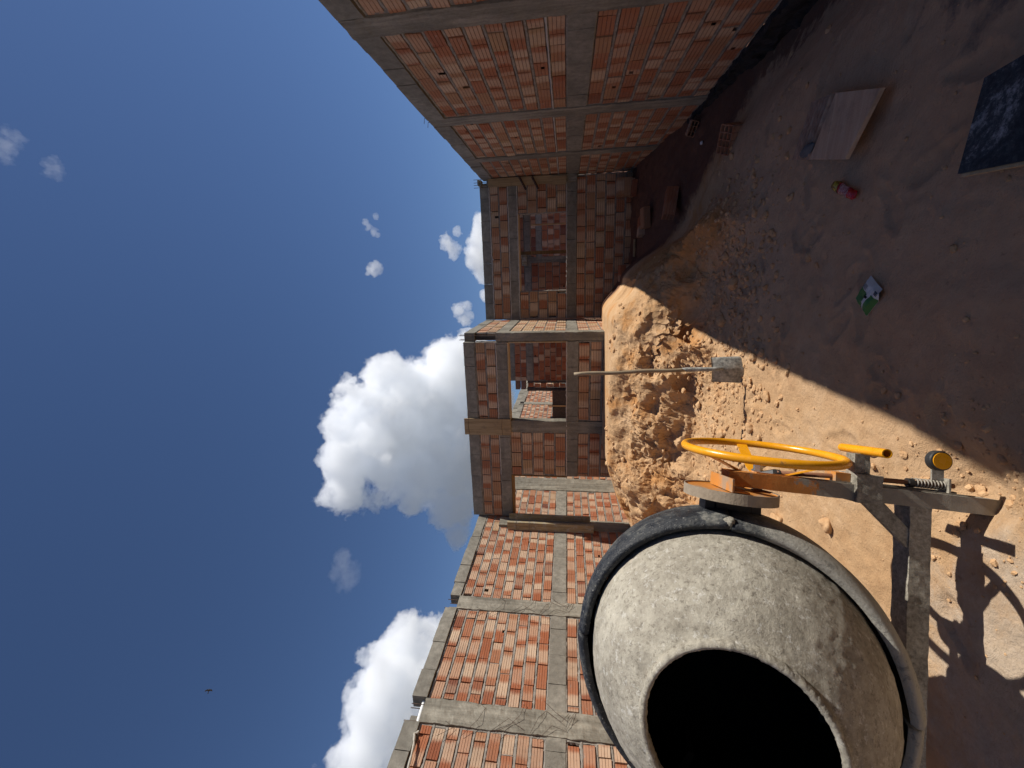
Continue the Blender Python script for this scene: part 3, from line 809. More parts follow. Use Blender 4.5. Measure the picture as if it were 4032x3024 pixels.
# loose clods and crumbs
def ico(sub):
    bm = bmesh.new(); bmesh.ops.create_icosphere(bm, subdivisions=sub, radius=1)
    V = np.array([v.co[:] for v in bm.verts]); F = [tuple(v.index for v in f.verts) for f in bm.faces]; bm.free(); return V, F
ICO = {1: ico(1), 2: ico(2), 3: ico(3)}
def rock_verts(sub, r, seed, flat=0.75, rough=0.35):
    V, F = ICO[sub]
    s = np.random.RandomState(seed); k = np.array([1, s.uniform(0.65, 1), s.uniform(0.5, flat)])
    q = V*(1+rough*fbm(V*1.3+seed*3.1, 3, seed, 0.6)[:, None])*k*r
    a = s.uniform(0, 6.28); c, d = math.cos(a), math.sin(a)
    return np.stack([q[:, 0]*c-q[:, 1]*d, q[:, 0]*d+q[:, 1]*c, q[:, 2]], 1), F
CLOD = concrete('earth_clod', (0.42, 0.24, 0.115), (0.64, 0.42, 0.23), 9, 120, bump=0.8, dist=0.006)
rs = np.random.RandomState(4)
V = []; F = []
def scatter(n, fx, fy, rmin, rmax, sub, pw=3.0):
    for i in range(n):
        x, y = fx(), fy()
        if x < -4.6 or x > 1.9: continue
        r = rmin+(rmax-rmin)*rs.rand()**pw
        q, f = rock_verts(2 if r > 0.018 else sub, r, int(rs.randint(1e6)), 0.75, 0.6)
        z = gz(x, y)+EYE+r*0.15
        b = len(V); V.extend((q+np.array([x, y, z])).tolist()); F.extend(tuple(b+k for k in g) for g in f)
scatter(2600, lambda: rs.normal(-1.3, 1.0), lambda: rs.normal(4.35, 0.5), 0.004, 0.034, 1, 4)
scatter(900, lambda: rs.uniform(-3.4, 1.6), lambda: rs.uniform(1.1, 4.8), 0.003, 0.013, 1, 4)
scatter(700, lambda: rs.normal(0.2, 0.4), lambda: rs.normal(4.5, 0.4), 0.004, 0.032, 1, 3.5)
scatter(260, lambda: rs.normal(-0.8, 0.25), lambda: rs.normal(1.75, 0.25), 0.004, 0.022, 1, 3)
scatter(160, lambda: rs.uniform(-3.2, 0.2), lambda: rs.uniform(4.8, 6.4), 0.01, 0.05, 1, 3)
tag(mesh_obj('loose_clods', V, F, CLOD), kind='stuff', label='loose crumbs and small clods of earth scattered over the yard', cat='earth clods')
# ------------------------------------------------------------------ cement mixer
az, rho = math.radians(20), math.radians(-5)
E1 = Vector((math.cos(az)*math.cos(rho), math.sin(az)*math.cos(rho), math.sin(rho)))
F0 = Vector((-math.sin(az), math.cos(az), 0))
UV_ = E1.cross(F0)
MC = Vector((-1.59, 1.51, -0.67+EYE))
def MX(p, q, r): return MC+E1*p+F0*q+UV_*r
class MF:                                    # mixer frame for rbox: u = p, z = r, d = q
    def __call__(s, u, z, d=0): return MX(u, d, z)
MFR = MF()
def axis_matrix(c, zdir, xdir=None):
    z = Vector(zdir).normalized(); x = (Vector(xdir) if xdir else Vector((0, 0, 1)).cross(z))
    x = (x-z*x.dot(z)).normalized(); y = z.cross(x)
    return Matrix(((x.x, y.x, z.x, c.x), (x.y, y.y, z.y, c.y), (x.z, y.z, z.z, c.z), (0, 0, 0, 1)))
mixer = thing('cement_mixer', 'large cement-crusted concrete mixer with yellow handwheel and dark open drum', 'cement mixer', (MC.x, MC.y, 0))
tilt = math.radians(16)
AX = -F0*math.cos(tilt)+UV_*math.sin(tilt)
DM = axis_matrix(MC, AX, E1)

def drum_mat():
    t = NT('cement_coated_drum'); co = t.co(); sw = t.co((1, 1, 1))
    a = t.noise(co, 4, 5, 0.65); b = t.noise(co, 26, 6, 0.75)
    col = t.ramp(t.math('ADD', t.math('MULTIPLY', a, 0.6), t.math('MULTIPLY', b, 0.4)), [(0.35, (0.22, 0.195, 0.15)), (0.5, (0.39, 0.355, 0.285)), (0.65, (0.56, 0.52, 0.42))])
    col = t.mix(t.step(t.noise(co, 3.1, 5, 0.7), 0.52, 0.75, 0, 0.3), col, (0.34, 0.26, 0.18))
    col = t.mix(t.step(t.noise(co, 46, 5, 0.8), 0.53, 0.62, 0, 0.6), col, (0.15, 0.13, 0.10))
    col = t.mix(t.step(t.noise(co, 33, 5, 0.8), 0.56, 0.64, 0, 0.55), col, (0.68, 0.66, 0.60))
    n = t.bump(t.noise(co, 130, 5, 0.85), 0.9, 0.005)
    n = t.bump(t.noise(co, 42, 6, 0.8, 0.5), 0.7, 0.009, n)
    t.bump(t.noise(t.co((1, 1, 1)), 9, 4, 0.7, 1.5), 0.25, 0.010, n)
    return t.done(col, 0.9)
DRUM = drum_mat()
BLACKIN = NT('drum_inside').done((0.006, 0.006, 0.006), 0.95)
def ring_mat():
    t = NT('black_ring_with_cement_dust'); co = t.co()
    a = t.noise(co, 5, 5, 0.7, 0.8); z = t.n('ShaderNodeSeparateXYZ')
    b = t.noise(t.co((1, 1, 1)), 34, 5, 0.75)
    f = t.math('ADD', t.math('MULTIPLY', a, 0.65), t.math('MULTIPLY', b, 0.35))
    # cement has splashed on the lower part of the ring
    tc = t.n('ShaderNodeTexCoord'); t.l(tc.outputs['Object'], z.inputs[0])
    low = t.step(z.outputs[2], 1.15, 0.65, 0, 0.30)
    f = t.math('ADD', f, low)
    col = t.ramp(f, [(0.46, (0.016, 0.018, 0.022)), (0.54, (0.035, 0.038, 0.042)), (0.60, (0.11, 0.11, 0.10)), (0.72, (0.30, 0.285, 0.245))])
    sp_ = t.noise(co, 70, 4, 0.8)
    col = t.mix(t.step(sp_, 0.60, 0.68, 0, 0.7), col, (0.40, 0.38, 0.33))
    col = t.mix(t.step(t.noise(co, 17, 5, 0.8, 1.0), 0.55, 0.62, 0, 0.5), col, (0.07, 0.07, 0.065))
    n_ = t.bump(sp_, 0.8, 0.004); t.bump(b, 0.7, 0.008, n_)
    return t.done(col, t.ramp(f, [(0.45, (0.38, 0.38, 0.38)), (0.62, (0.9, 0.9, 0.9))]))
RING = ring_mat()
def paint(name, c, grime, rough=0.35, lo=0.56, hi=0.72, dark=(0.12, 0.07, 0.03), spec=0.5, scale=12):
    t = NT(name); co = t.co(); t.b.inputs['Specular IOR Level'].default_value = spec
    a = t.noise(co, scale, 5, 0.7)
    col = t.mix(t.step(t.noise(co, 5, 3), 0.3, 0.7, 0, 0.35), c, tuple(k*0.75 for k in c))
    col = t.mix(t.step(a, lo, hi, 0, grime), col, dark)
    t.bump(t.noise(co, 120, 4, 0.7), 0.2, 0.0015)
    return t.done(col, t.step(a, 0.45, 0.7, rough, 0.8))
YEL = paint('yellow_enamel', (0.78, 0.33, 0.008), 0.75, 0.25, 0.60, 0.70, (0.25, 0.13, 0.04), 0.5, 18)
ORA = paint('orange_enamel_worn', (0.55, 0.22, 0.04), 0.8, 0.45, 0.48, 0.64, (0.27, 0.22, 0.16), scale=9)
def crust_mat():
    t = NT('cement_crusted_steel'); co = t.co()
    a = t.noise(co, 6, 5, 0.65); b = t.noise(co, 60, 5, 0.8)
    col = t.ramp(t.math('ADD', t.math('MULTIPLY', a, 0.5), t.math('MULTIPLY', b, 0.5)), [(0.38, (0.15, 0.135, 0.105)), (0.50, (0.32, 0.295, 0.24)), (0.62, (0.50, 0.47, 0.39))])
    n = t.bump(b, 0.9, 0.007); t.bump(t.noise(co, 150, 4, 0.8), 0.7, 0.004, n)
    return t.done(col, 0.95)
CRUST = crust_mat()
def post_mat():
    t = NT('orange_channel_with_cement'); co = t.co()
    z = t.n('ShaderNodeSeparateXYZ'); t.l(co, z.inputs[0])
    a = t.noise(co, 11, 5, 0.72)
    f = t.math('ADD', a, t.step(z.outputs[2], 0.75, 0.35, -0.06, 0.35))
    col = t.mix(t.step(f, 0.52, 0.62), (0.52, 0.21, 0.05), t.mix(a, (0.17, 0.15, 0.12), (0.36, 0.33, 0.27)))
    t.bump(t.noise(co, 70, 5, 0.8), 0.8, 0.006)
    return t.done(col, 0.8)
POSTM = post_mat()
IRON = paint('black_greasy_iron', (0.018, 0.018, 0.018), 0.5, 0.5, 0.5, 0.7, (0.09, 0.07, 0.05))
ZINC = NT('zinc_nut'); ZINC = ZINC.done((0.45, 0.45, 0.44), 0.35, 0.9)
RUST = paint('rusted_rod', (0.22, 0.09, 0.04), 0.6, 0.7, 0.45, 0.65, (0.10, 0.08, 0.06))

SPRING = paint('dusty_spring_steel', (0.30, 0.27, 0.22), 0.6, 0.55, 0.45, 0.6, (0.10, 0.08, 0.06), scale=60)
# drum shell: cone towards the mouth, rounded bottom
mb = MB()
prof = [(0.0, -0.50), (0.18, -0.495), (0.30, -0.47), (0.42, -0.40), (0.50, -0.28), (0.535, -0.12), (0.54, 0.02), (0.537, 0.10), (0.528, 0.17), (0.510, 0.24), (0.482, 0.31), (0.447, 0.38), (0.405, 0.44), (0.360, 0.495), (0.318, 0.535), (0.285, 0.56), (0.272, 0.573)]
pf = []
for (a, b_) in zip(prof[:-1], prof[1:]):
    for s_ in range(6): pf.append((a[0]+(b_[0]-a[0])*s_/6, a[1]+(b_[1]-a[1])*s_/6))
pf.append(prof[-1])
lathe(mb, pf, 420, DM, amp=0.005, seed=3, freq=11)
mb.V = [Vector(v) for v in mb.V]
_q = np.array([v[:] for v in mb.V]); _k = fbm(_q*55, 3, 6, 0.75)*0.0016+np.clip(fbm(_q*26, 3, 16, 0.7)-0.3, 0, 1)*0.005
mb.V = [v+(v-MC).normalized()*float(k_) for v, k_ in zip(mb.V, _k)]
drum = mb.build('drum', DRUM, mixer, smooth=True)
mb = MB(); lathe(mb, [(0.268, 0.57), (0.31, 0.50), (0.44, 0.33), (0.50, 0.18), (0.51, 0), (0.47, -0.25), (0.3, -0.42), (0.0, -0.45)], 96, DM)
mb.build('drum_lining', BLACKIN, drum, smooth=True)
mb = MB(); lathe(mb, [(0.266, 0.545), (0.2605, 0.57), (0.260, 0.583), (0.265, 0.592), (0.274, 0.594), (0.282, 0.586), (0.285, 0.57), (0.283, 0.552)], 520, DM, amp=0.006, seed=8, freq=70)
mb.build('mouth_rim', DRUM, drum, smooth=True)
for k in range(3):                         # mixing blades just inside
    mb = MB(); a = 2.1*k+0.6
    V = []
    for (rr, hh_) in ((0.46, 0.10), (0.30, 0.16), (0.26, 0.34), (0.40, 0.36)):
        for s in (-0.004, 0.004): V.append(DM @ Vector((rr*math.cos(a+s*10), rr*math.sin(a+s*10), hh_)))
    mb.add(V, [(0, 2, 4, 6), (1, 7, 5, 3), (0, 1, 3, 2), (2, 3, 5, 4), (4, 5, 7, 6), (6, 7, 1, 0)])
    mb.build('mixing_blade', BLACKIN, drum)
# ring guard round the drum, four bolted segments
for k in range(4):
    mb = MB(); n = 48; a0 = math.radians(2)+k*math.pi/2; pr = [(0.540, 0.190), (0.553, 0.208), (0.568, 0.206), (0.592, 0.165), (0.603, 0.10), (0.603, 0.03), (0.603, -0.04), (0.592, -0.10), (0.570, -0.135), (0.548, -0.14), (0.548, -0.12)]
    V = []; F = []
    for i in range(n+1):
        c = a0+(math.pi/2-0.012)*i/n
        lift = 0.006*math.exp(-((i/3.0)**2))
        for (r, h) in pr: V.append(DM @ Vector(((r+lift)*math.cos(c), (r+lift)*math.sin(c), h)))
    m = len(pr)
    for i in range(n):
        for j in range(m-1): F.append((i*m+j, (i+1)*m+j, (i+1)*m+j+1, i*m+j+1))
    F.append(tuple(range(m))); F.append(tuple(n*m+j for j in range(m))[::-1])
    mb.add(V, F); rg = mb.build('ring_guard', RING, mixer, smooth=True)
    if k == 0:
        V, F = rock_verts(3, 0.026, 77, 1.0, 0.5)
        c = DM @ Vector((0.572*math.cos(a0), 0.572*math.sin(a0), 0.185))
        mb = MB(); mb.add([Vector(v)+c for v in V], F); mb.build('cement_lump', CRUST, rg, smooth=True)
# ring gear hidden behind the guard
mb = MB(); pr = []
n = 120
V = []; F = []
for i in range(n):
    r = 0.575 if i % 2 else 0.555
    for h in (-0.11, -0.06): V.append(DM @ Vector((r*math.cos(2*math.pi*i/n), r*math.sin(2*math.pi*i/n), h)))
for i in range(n): F.append((2*i, 2*((i+1) % n), 2*((i+1) % n)+1, 2*i+1))
mb.add(V, F); mb.build('ring_gear', IRON, mixer)
# trunnion block, gear cover disc
GD = axis_matrix(MX(0.60, -0.02, 0.02), E1, F0)
mb = MB(); rbox(mb, MFR, 0.545, 0.655, -0.055, 0.085, -0.06, 0.05, 0.05, 0.002, 3); mb.build('trunnion_block', IRON, mixer)
for zc in (0.088, -0.10):
    mb = MB(); rbox(mb, MFR, 0.55, 0.645, zc, zc+0.04, -0.05, 0.03, 0.05, 0.002, 3); mb.build('trunnion_clamp', IRON, mixer)
mb = MB(); lathe(mb, [(0.0, 0.085), (0.176, 0.085), (0.180, 0.088), (0.180, 0.083)], 72, GD); cov = mb.build('gear_cover', ORA, mixer)
mb = MB(); lathe(mb, [(0.181, 0.092), (0.185, 0.092), (0.185, 0.048), (0.0001, 0.048)], 72, GD); mb.build('gear_band', concrete('dusty_band', (0.22, 0.17, 0.12), (0.36, 0.29, 0.21), 6, 120), cov, smooth=False)
# angle bracket on the cover
mb = MB(); rbox(mb, MFR, 0.690, 0.745, 0.055, 0.062, -0.16, 0.10, 0.05, 0.0006, 3); rbox(mb, MFR, 0.690, 0.696, -0.01, 0.060, -0.15, 0.10, 0.05, 0.0006, 3)
mb.build('stop_bracket', ORA, mixer)
# frame post (channel)
mb = MB()
rbox(mb, MFR, 0.700, 0.765, -1.12, 0.02, -0.002, 0.090, 0.03, 0.0025, 5, 14)
mb.build('frame_post', POSTM, mixer)
mb = MB(); rbox(mb, MFR, 0.766, 0.771, -0.95, -0.10, 0.012, 0.018, 0.1, 0.0); rbox(mb, MFR, 0.766, 0.775, -0.93, -0.60, 0.070, 0.086, 0.1, 0.0)
mb.build('post_lip', POSTM, mixer)
# base tube, brace, far post
mb = MB(); rbox(mb, MFR, -0.85, 0.70, -0.785, -0.705, 0.005, 0.092, 0.02, 0.004, 6, 30); mb.build('base_tube', CRUST, mixer)
mb = MB()
V = [MX(0.700, 0.01, -0.52), MX(0.700, 0.01, -0.61), MX(0.60, 0.01, -0.71), MX(0.52, 0.01, -0.71), MX(0.700, 0.035, -0.52), MX(0.700, 0.035, -0.61), MX(0.60, 0.035, -0.71), MX(0.52, 0.035, -0.71)]
mb.add(V, [(0, 1, 2, 3), (4, 7, 6, 5), (0, 4, 5, 1), (1, 5, 6, 2), (2, 6, 7, 3), (3, 7, 4, 0)]); mb.build('brace', CRUST, mixer)
mb = MB(); rbox(mb, MFR, -0.86, -0.76, -1.03, 0.05, 0.0, 0.09, 0.04, 0.003, 7, 14); mb.build('frame_post', POSTM, mixer)
mb = MB(); rbox(mb, MFR, -1.20, -0.88, -0.62, -0.20, -0.20, 0.28, 0.1, 0.0015, 7, 14); mb.build('motor_box', ORA, mixer)
for sp_ in (-0.62,):
    mb = MB(); rbox(mb, MFR, sp_-0.03, sp_+0.03, -0.79, -0.73, 0.09, 0.75, 0.05, 0.003, 8, 14); mb.build('rear_strut', CRUST, mixer)
for p_ in (-0.80,):
    mb = MB(); lathe(mb, [(0.05, -0.05), (0.20, -0.045), (0.22, -0.03), (0.22, 0.03), (0.20, 0.045), (0.05, 0.05)], 40, axis_matrix(MX(p_, 0.72, -0.74), E1, F0)); mb.build('road_wheel', IRON, mixer)
# sliding sleeve with T handle
mb = MB(); rbox(mb, MFR, 0.693, 0.812, -0.585, -0.485, -0.018, 0.100, 0.02, 0.003, 9, 25); sl = mb.build('sleeve', CRUST, mixer)
mb = MB(); rbox(mb, MFR, 0.765, 0.808, -0.484, -0.425, 0.02, 0.098, 0.05, 0.001, 9, 25); mb.build('sleeve_tab', ORA, sl)
mb = MB(); rbox(mb, MFR, 0.808, 0.897, -0.545, -0.485, 0.0, 0.055, 0.02, 0.003, 10, 25); mb.build('handle_stem', CRUST, sl)
def pipe(mb, a, b, r, ri_, n=20):
    d = (b-a); Mx = axis_matrix(a, d, UV_); L = d.length
    lathe(mb, [(ri_, 0.04), (ri_, 0), (r, 0), (r, L), (ri_, L), (ri_, L-0.04)], n, Mx)
    lathe(mb, [(0.0001, 0.04), (ri_, 0.04)], n, Mx); lathe(mb, [(0.0001, L-0.04), (ri_, L-0.04)], n, Mx)
mb = MB(); pipe(mb, MX(0.910, -0.15, -0.505), MX(0.918, 0.15, -0.525), 0.0185, 0.0145); mb.build('grip_pipe', YEL, sl, smooth=False)
# pedal lever with round yellow cap
mb = MB(); rbox(mb, MFR, 0.800, 0.875, -0.86, -0.815, 0.045, 0.053, 0.05, 0.001, 10, 25); lv = mb.build('lever_plate', CRUST, mixer)
mb = MB(); lathe(mb, [(0.0001, 0.0), (0.036, 0.0), (0.040, 0.002), (0.042, 0.009), (0.042, 0.030), (0.0001, 0.030)], 40, axis_matrix(MX(0.902, -0.02, -0.80), F0, UV_)); mb.build('lever_cap_rim', IRON, lv)
mb = MB(); lathe(mb, [(0.0001, 0.0), (0.034, 0.0), (0.034, 0.004)], 40, axis_matrix(MX(0.902, -0.023, -0.80), F0, UV_)); mb.build('lever_cap', YEL, lv)
# connecting rod and coil spring
mb = MB(); tube(mb, [MX(0.775, 0.05, -0.20), MX(0.790, 0.05, -0.48), MX(0.800, 0.05, -0.90)], 0.0105, 12); rod = mb.build('connecting_rod', RUST, mixer, smooth=True)
mb = MB(); tube(mb, [MX(0.798+0.017*math.cos(t_*2*math.pi*9/140), 0.05+0.017*math.sin(t_*2*math.pi*9/140), -0.745-0.115*t_/140) for t_ in range(141)], 0.0032, 7); mb.build('coil_spring', SPRING, rod, smooth=True)
mb = MB(); rbox(mb, MFR, 0.76, 0.83, -0.868, -0.860, 0.02, 0.085, 0.05, 0.0005, 3); mb.build('spring_seat', CRUST, rod)
mb = MB(); lathe(mb, [(0.010, 0), (0.019, 0.0), (0.019, 0.022), (0.010, 0.022)], 16, axis_matrix(MX(0.795, 0.05, -0.745), UV_, E1)); mb.build('spring_collar', IRON, rod)
# handwheel
WC = MX(0.84, 0.10, -0.155)
nrm = Vector((math.cos(math.radians(15.2))*math.cos(math.radians(-3.1)), math.sin(math.radians(15.2))*math.cos(math.radians(-3.1)), math.sin(math.radians(-3.1))))
s128 = 1.28
WC = Vector((-0.654*s128, 1.49*s128, -0.699*s128+EYE))
WM = axis_matrix(WC, nrm, F0)
wheel = None
mb = MB(); tube(mb, [WM @ Vector((0.32*math.cos(2*math.pi*k/96), 0.32*math.sin(2*math.pi*k/96), 0)) for k in range(96)], 0.0185, 14, closed=True)
wheel = mb.build('handwheel', YEL, mixer, smooth=True)
hubz = -0.105
for k in range(3):
    mb = MB(); a = math.radians(112+120*k)
    ca, sa = math.cos(a), math.sin(a)
    def W_(r, t, z): return WM @ Vector((r*ca-t*sa, r*sa+t*ca, z))
    V = []
    for (r, z) in ((0.015, hubz), (0.10, hubz+0.012), (0.311, -0.004)):
        for t_ in (-0.024, 0.024):
            for dz in (-0.003, 0.003): V.append(W_(r, t_, z+dz))
    F = []
    for i in (0, 4): F += [(i, i+4, i+6, i+2), (i+1, i+3, i+7, i+5), (i, i+1, i+5, i+4), (i+2, i+6, i+7, i+3)]
    F += [(0, 2, 3, 1), (8, 9, 11, 10)]
    mb.add(V, F); mb.build('spoke', YEL, wheel)
mb = MB(); lathe(mb, [(0.0001, 0.012), (0.030, 0.012), (0.036, 0.0), (0.036, -0.006), (0.0001, -0.006)], 20, WM @ Matrix.Translation((0, 0, hubz))); mb.build('hub_plate', ORA, wheel)
mb = MB(); lathe(mb, [(0.0001, 0.048), (0.015, 0.048), (0.020, 0.044), (0.020, 0.020), (0.027, 0.019), (0.027, 0.010), (0.0001, 0.010)], 6, WM @ Matrix.Translation((0, 0, hubz))); mb.build('hub_nut', ZINC, wheel)
mb = MB(); lathe(mb, [(0.0001, -0.01), (0.075, -0.012), (0.075, -0.03), (0.05, -0.035), (0.022, -0.04), (0.022, -0.12)], 28, WM @ Matrix.Translation((0, 0, hubz)), amp=0.002); mb.build('pinion_lock', IRON, wheel)
hp = WM @ Vector((0, 0, hubz-0.02))
mb = MB(); tube(mb, [hp+UV_*0.02, MX(0.765, 0.06, -0.20), MX(0.772, 0.05, -0.22)], [0.022, 0.026, 0.018], 8); mb.build('rod_fork', IRON, wheel)

# ------------------------------------------------------------------ shovel
def at(u): return u
sh = thing('shovel', 'square-bladed shovel with a long wooden shaft standing against the earth bank', 'shovel', (-0.93, 4.05, 0))
t0 = Vector((-0.985, 4.06, -0.06+EYE)); t1 = Vector((-0.905, 4.02, -1.19+EYE)); t2 = Vector((-0.895, 4.02, -1.40+EYE))
t0 = Vector((-1.010, 4.16, -0.075+EYE)); t1 = Vector((-0.945, 4.08, -1.17+EYE)); t2 = Vector((-0.935, 4.05, -1.40+EYE))
mb = MB(); nseg = 14
tube(mb, [t0+(t1-t0)*(k/nseg)+Vector((0.004*math.sin(k*0.9), 0, 0)) for k in range(nseg+1)], [0.0185]+[0.0195+0.0010*math.sin(k) for k in range(nseg)], 14)
mb.build('shaft', wood_material('grey_handle_wood', (0.20, 0.15, 0.09), (0.30, 0.23, 0.15), (0.40, 0.32, 0.22)), sh, smooth=True)
BLADE = concrete('cement_dusted_blade', (0.07, 0.072, 0.07), (0.52, 0.51, 0.46), 9, 90, bump=0.5, dist=0.004)
mb = MB(); tube(mb, [t1+(t0-t1)*0.05, t1, t2, t2+(t2-t1)*0.35], [0.0175, 0.022, 0.019, 0.010], 14); mb.build('socket', BLADE, sh, smooth=True)
ax_ = (t2-t1).normalized(); wd = Vector((-0.93, -0.36, 0)).normalized(); wd = (wd-ax_*wd.dot(ax_)).normalized(); nn = ax_.cross(wd)
mb = MB(); V = []; F = []; nu_, nv_ = 14, 16
for side in (0, 1):
    for j in range(nv_+1):
        v = j/nv_
        for i in range(nu_+1):
            u = i/nu_*2-1
            w_ = 0.118+0.012*v-0.02*max(0, (v-0.85)/0.15)**2*abs(u)
            curve = 0.030*(u*u)-0.012*math.exp(-(u/0.16)**2)*(1-v)
            edge = 0.020*(1-abs(u))*(0 if v < 0.9 else 1)*(v-0.9)/0.1
            V.append(t2-ax_*0.02+wd*(u*w_)+ax_*(0.285*v+edge)+nn*(curve+0.03*v*v+side*0.0025))
m = (nu_+1)*(nv_+1)
for s_ in (0, 1):
    for j in range(nv_):
        for i in range(nu_):
            a = s_*m+j*(nu_+1)+i; F.append((a, a+1, a+nu_+2, a+nu_+1))
bd = [j*(nu_+1) for j in range(nv_+1)]; bd2 = [j*(nu_+1)+nu_ for j in range(nv_+1)]
for L_ in (bd, bd2, list(range(nu_+1)), [nv_*(nu_+1)+i for i in range(nu_+1)]):
    for a, b_ in zip(L_[:-1], L_[1:]): F.append((a, b_, b_+m, a+m))
mb.add(V, F); mb.build('blade', BLADE, sh, smooth=True)

# ------------------------------------------------------------------ hollow clay blocks
def hollow_block(label, loc, rot, L=0.29, Wd=0.19, T=0.09, nx_=4, ny_=2, pal=(0.42, 0.3), seed=1, group='loose hollow blocks', gcat='brick'):
    """prism with open cells; cells run along local x"""
    o = thing('hollow_brick', label, gcat, loc, rot, group)
    mb = MB(); bk = facebk(seed, pal); wl = 0.008
    def bx(x0, x1, y0, y1, z0, z1):
        V = [(x, y, z) for x in (x0, x1) for y in (y0, y1) for z in (z0, z1)]
        F = [(0, 1, 3, 2), (4, 6, 7, 5), (0, 4, 5, 1), (2, 3, 7, 6), (0, 2, 6, 4), (1, 5, 7, 3)]
        uv = [((v[0]+L/2)/L, (v[1]+Wd/2)/Wd if abs(z1-z0) < 0.02 else (v[2])/T) for v in V]
        mb.add(V, F, uv, bk)
    cw, ch = (Wd-wl)/nx_, (T-wl)/ny_
    for i in range(nx_+1): bx(-L/2, L/2, -Wd/2+i*cw, -Wd/2+i*cw+wl, 0.0, T)
    for j in range(ny_+1):
        for i in range(nx_): bx(-L/2+0.0004, L/2-0.0004, -Wd/2+i*cw+wl, -Wd/2+(i+1)*cw, j*ch+(0.0005 if j == 0 else 0), j*ch+wl-(0.0005 if j == ny_ else 0))
    # raised keys along the outer faces
    for k in range(5):
        y = -Wd/2+0.006+k*(Wd-0.012)/5
        bx(-L/2+0.001, L/2-0.001, y+0.004, y+(Wd-0.012)/5-0.004, T-0.0003, T+0.003)
        bx(-L/2+0.001, L/2-0.001, y+0.004, y+(Wd-0.012)/5-0.004, -0.003, 0.0003)
    for k in range(2):
        z = 0.004+k*(T-0.008)/2
        for s in (-1, 1):
            a, b = sorted((s*(Wd/2-0.0003), s*(Wd/2+0.003)))
            bx(-L/2+0.001, L/2-0.001, a, b, z+0.004, z+(T-0.008)/2-0.004)
    mm = mesh_obj('clay_shell', mb.V, mb.F, CLAY, o, mb.UV, mb.BK)
    return o
R_ = math.radians
def on(x, y, dz=0.0): return (x, y, gz(x, y)+EYE+dz)
hollow_block('hollow brick lying alone in the dark pit, open cells towards the bank', (0.92, 8.15, gz(0.92, 8.15)+EYE+0.02), (R_(6), R_(-4), R_(3)), 0.35, 0.21, 0.12, 4, 2, (0.35, 0.0), 2)
hollow_block('hollow brick half hidden beneath the one lying in the dark pit', (0.80, 8.45, gz(0.80, 8.45)+EYE-0.02), (R_(2), R_(3), R_(10)), 0.35, 0.21, 0.12, 4, 2, (0.4, 0.5), 3)
hollow_block('hollow brick at the edge of the pit with its open cells facing right', (0.93, 6.72, gz(0.93, 6.72)+EYE+0.03), (R_(-6), R_(8), R_(12)), 0.40, 0.22, 0.16, 3, 3, (0.6, 0.3), 5)
hollow_block('hollow brick sunk in trampled soil with open cells facing up', (1.27, 4.98, gz(1.27, 4.98)+EYE-0.115), (R_(0), R_(-72), R_(-112)), 0.34, 0.27, 0.20, 4, 3, (0.5, 0.8), 7)
hollow_block('broken brick piece against the black footing of the right wall', (1.78, 6.35, gz(1.78, 6.35)+EYE-0.01), (R_(14), R_(5), R_(70)), 0.16, 0.18, 0.09, 3, 2, (0.6, 0.2), 8)
for k, (z, lab) in enumerate(((-1.425, 'bottom brick of the small stack in the far right corner'), (-1.29, 'middle brick of the small stack in the far right corner'), (-1.155, 'topmost brick of the small stack in the far right corner'))):
    hollow_block(lab, (1.63+0.012*k, 9.28, z+EYE+0.02), (0, 0, R_(2*k-2)), 0.33, 0.24, 0.132, 4, 2, (0.72, 0.1), 20+k, 'bricks stacked in the far corner')
hollow_block('loose brick lying just below the small corner stack', (1.58, 9.05, gz(1.58, 9.05)+EYE+0.01), (0, R_(4), R_(-4)), 0.30, 0.16, 0.09, 3, 2, (0.3, 0.2), 27)
for k, lab in enumerate(('lowest brick of the stack behind the bank rim', 'second brick up in the stack behind the bank rim', 'third brick up in the stack behind the bank rim')):
    hollow_block(lab, (0.0-0.02*k, 9.0, -1.44+0.125*k+EYE), (0, 0, R_(1-k)), 0.33, 0.30, 0.12, 3, 2, (0.35, 0.7), 40+k, 'bricks stacked behind the bank')
for k, lab in enumerate(('lower sunlit brick of the pair beside the bank rim', 'upper sunlit brick of the pair beside the bank rim')):
    hollow_block(lab, (-0.37-0.03*k, 9.0, -1.36+0.125*k+EYE), (0, 0, R_(2+k)), 0.33, 0.30, 0.12, 3, 2, (0.45, 0.9), 45+k, 'bricks stacked behind the bank')

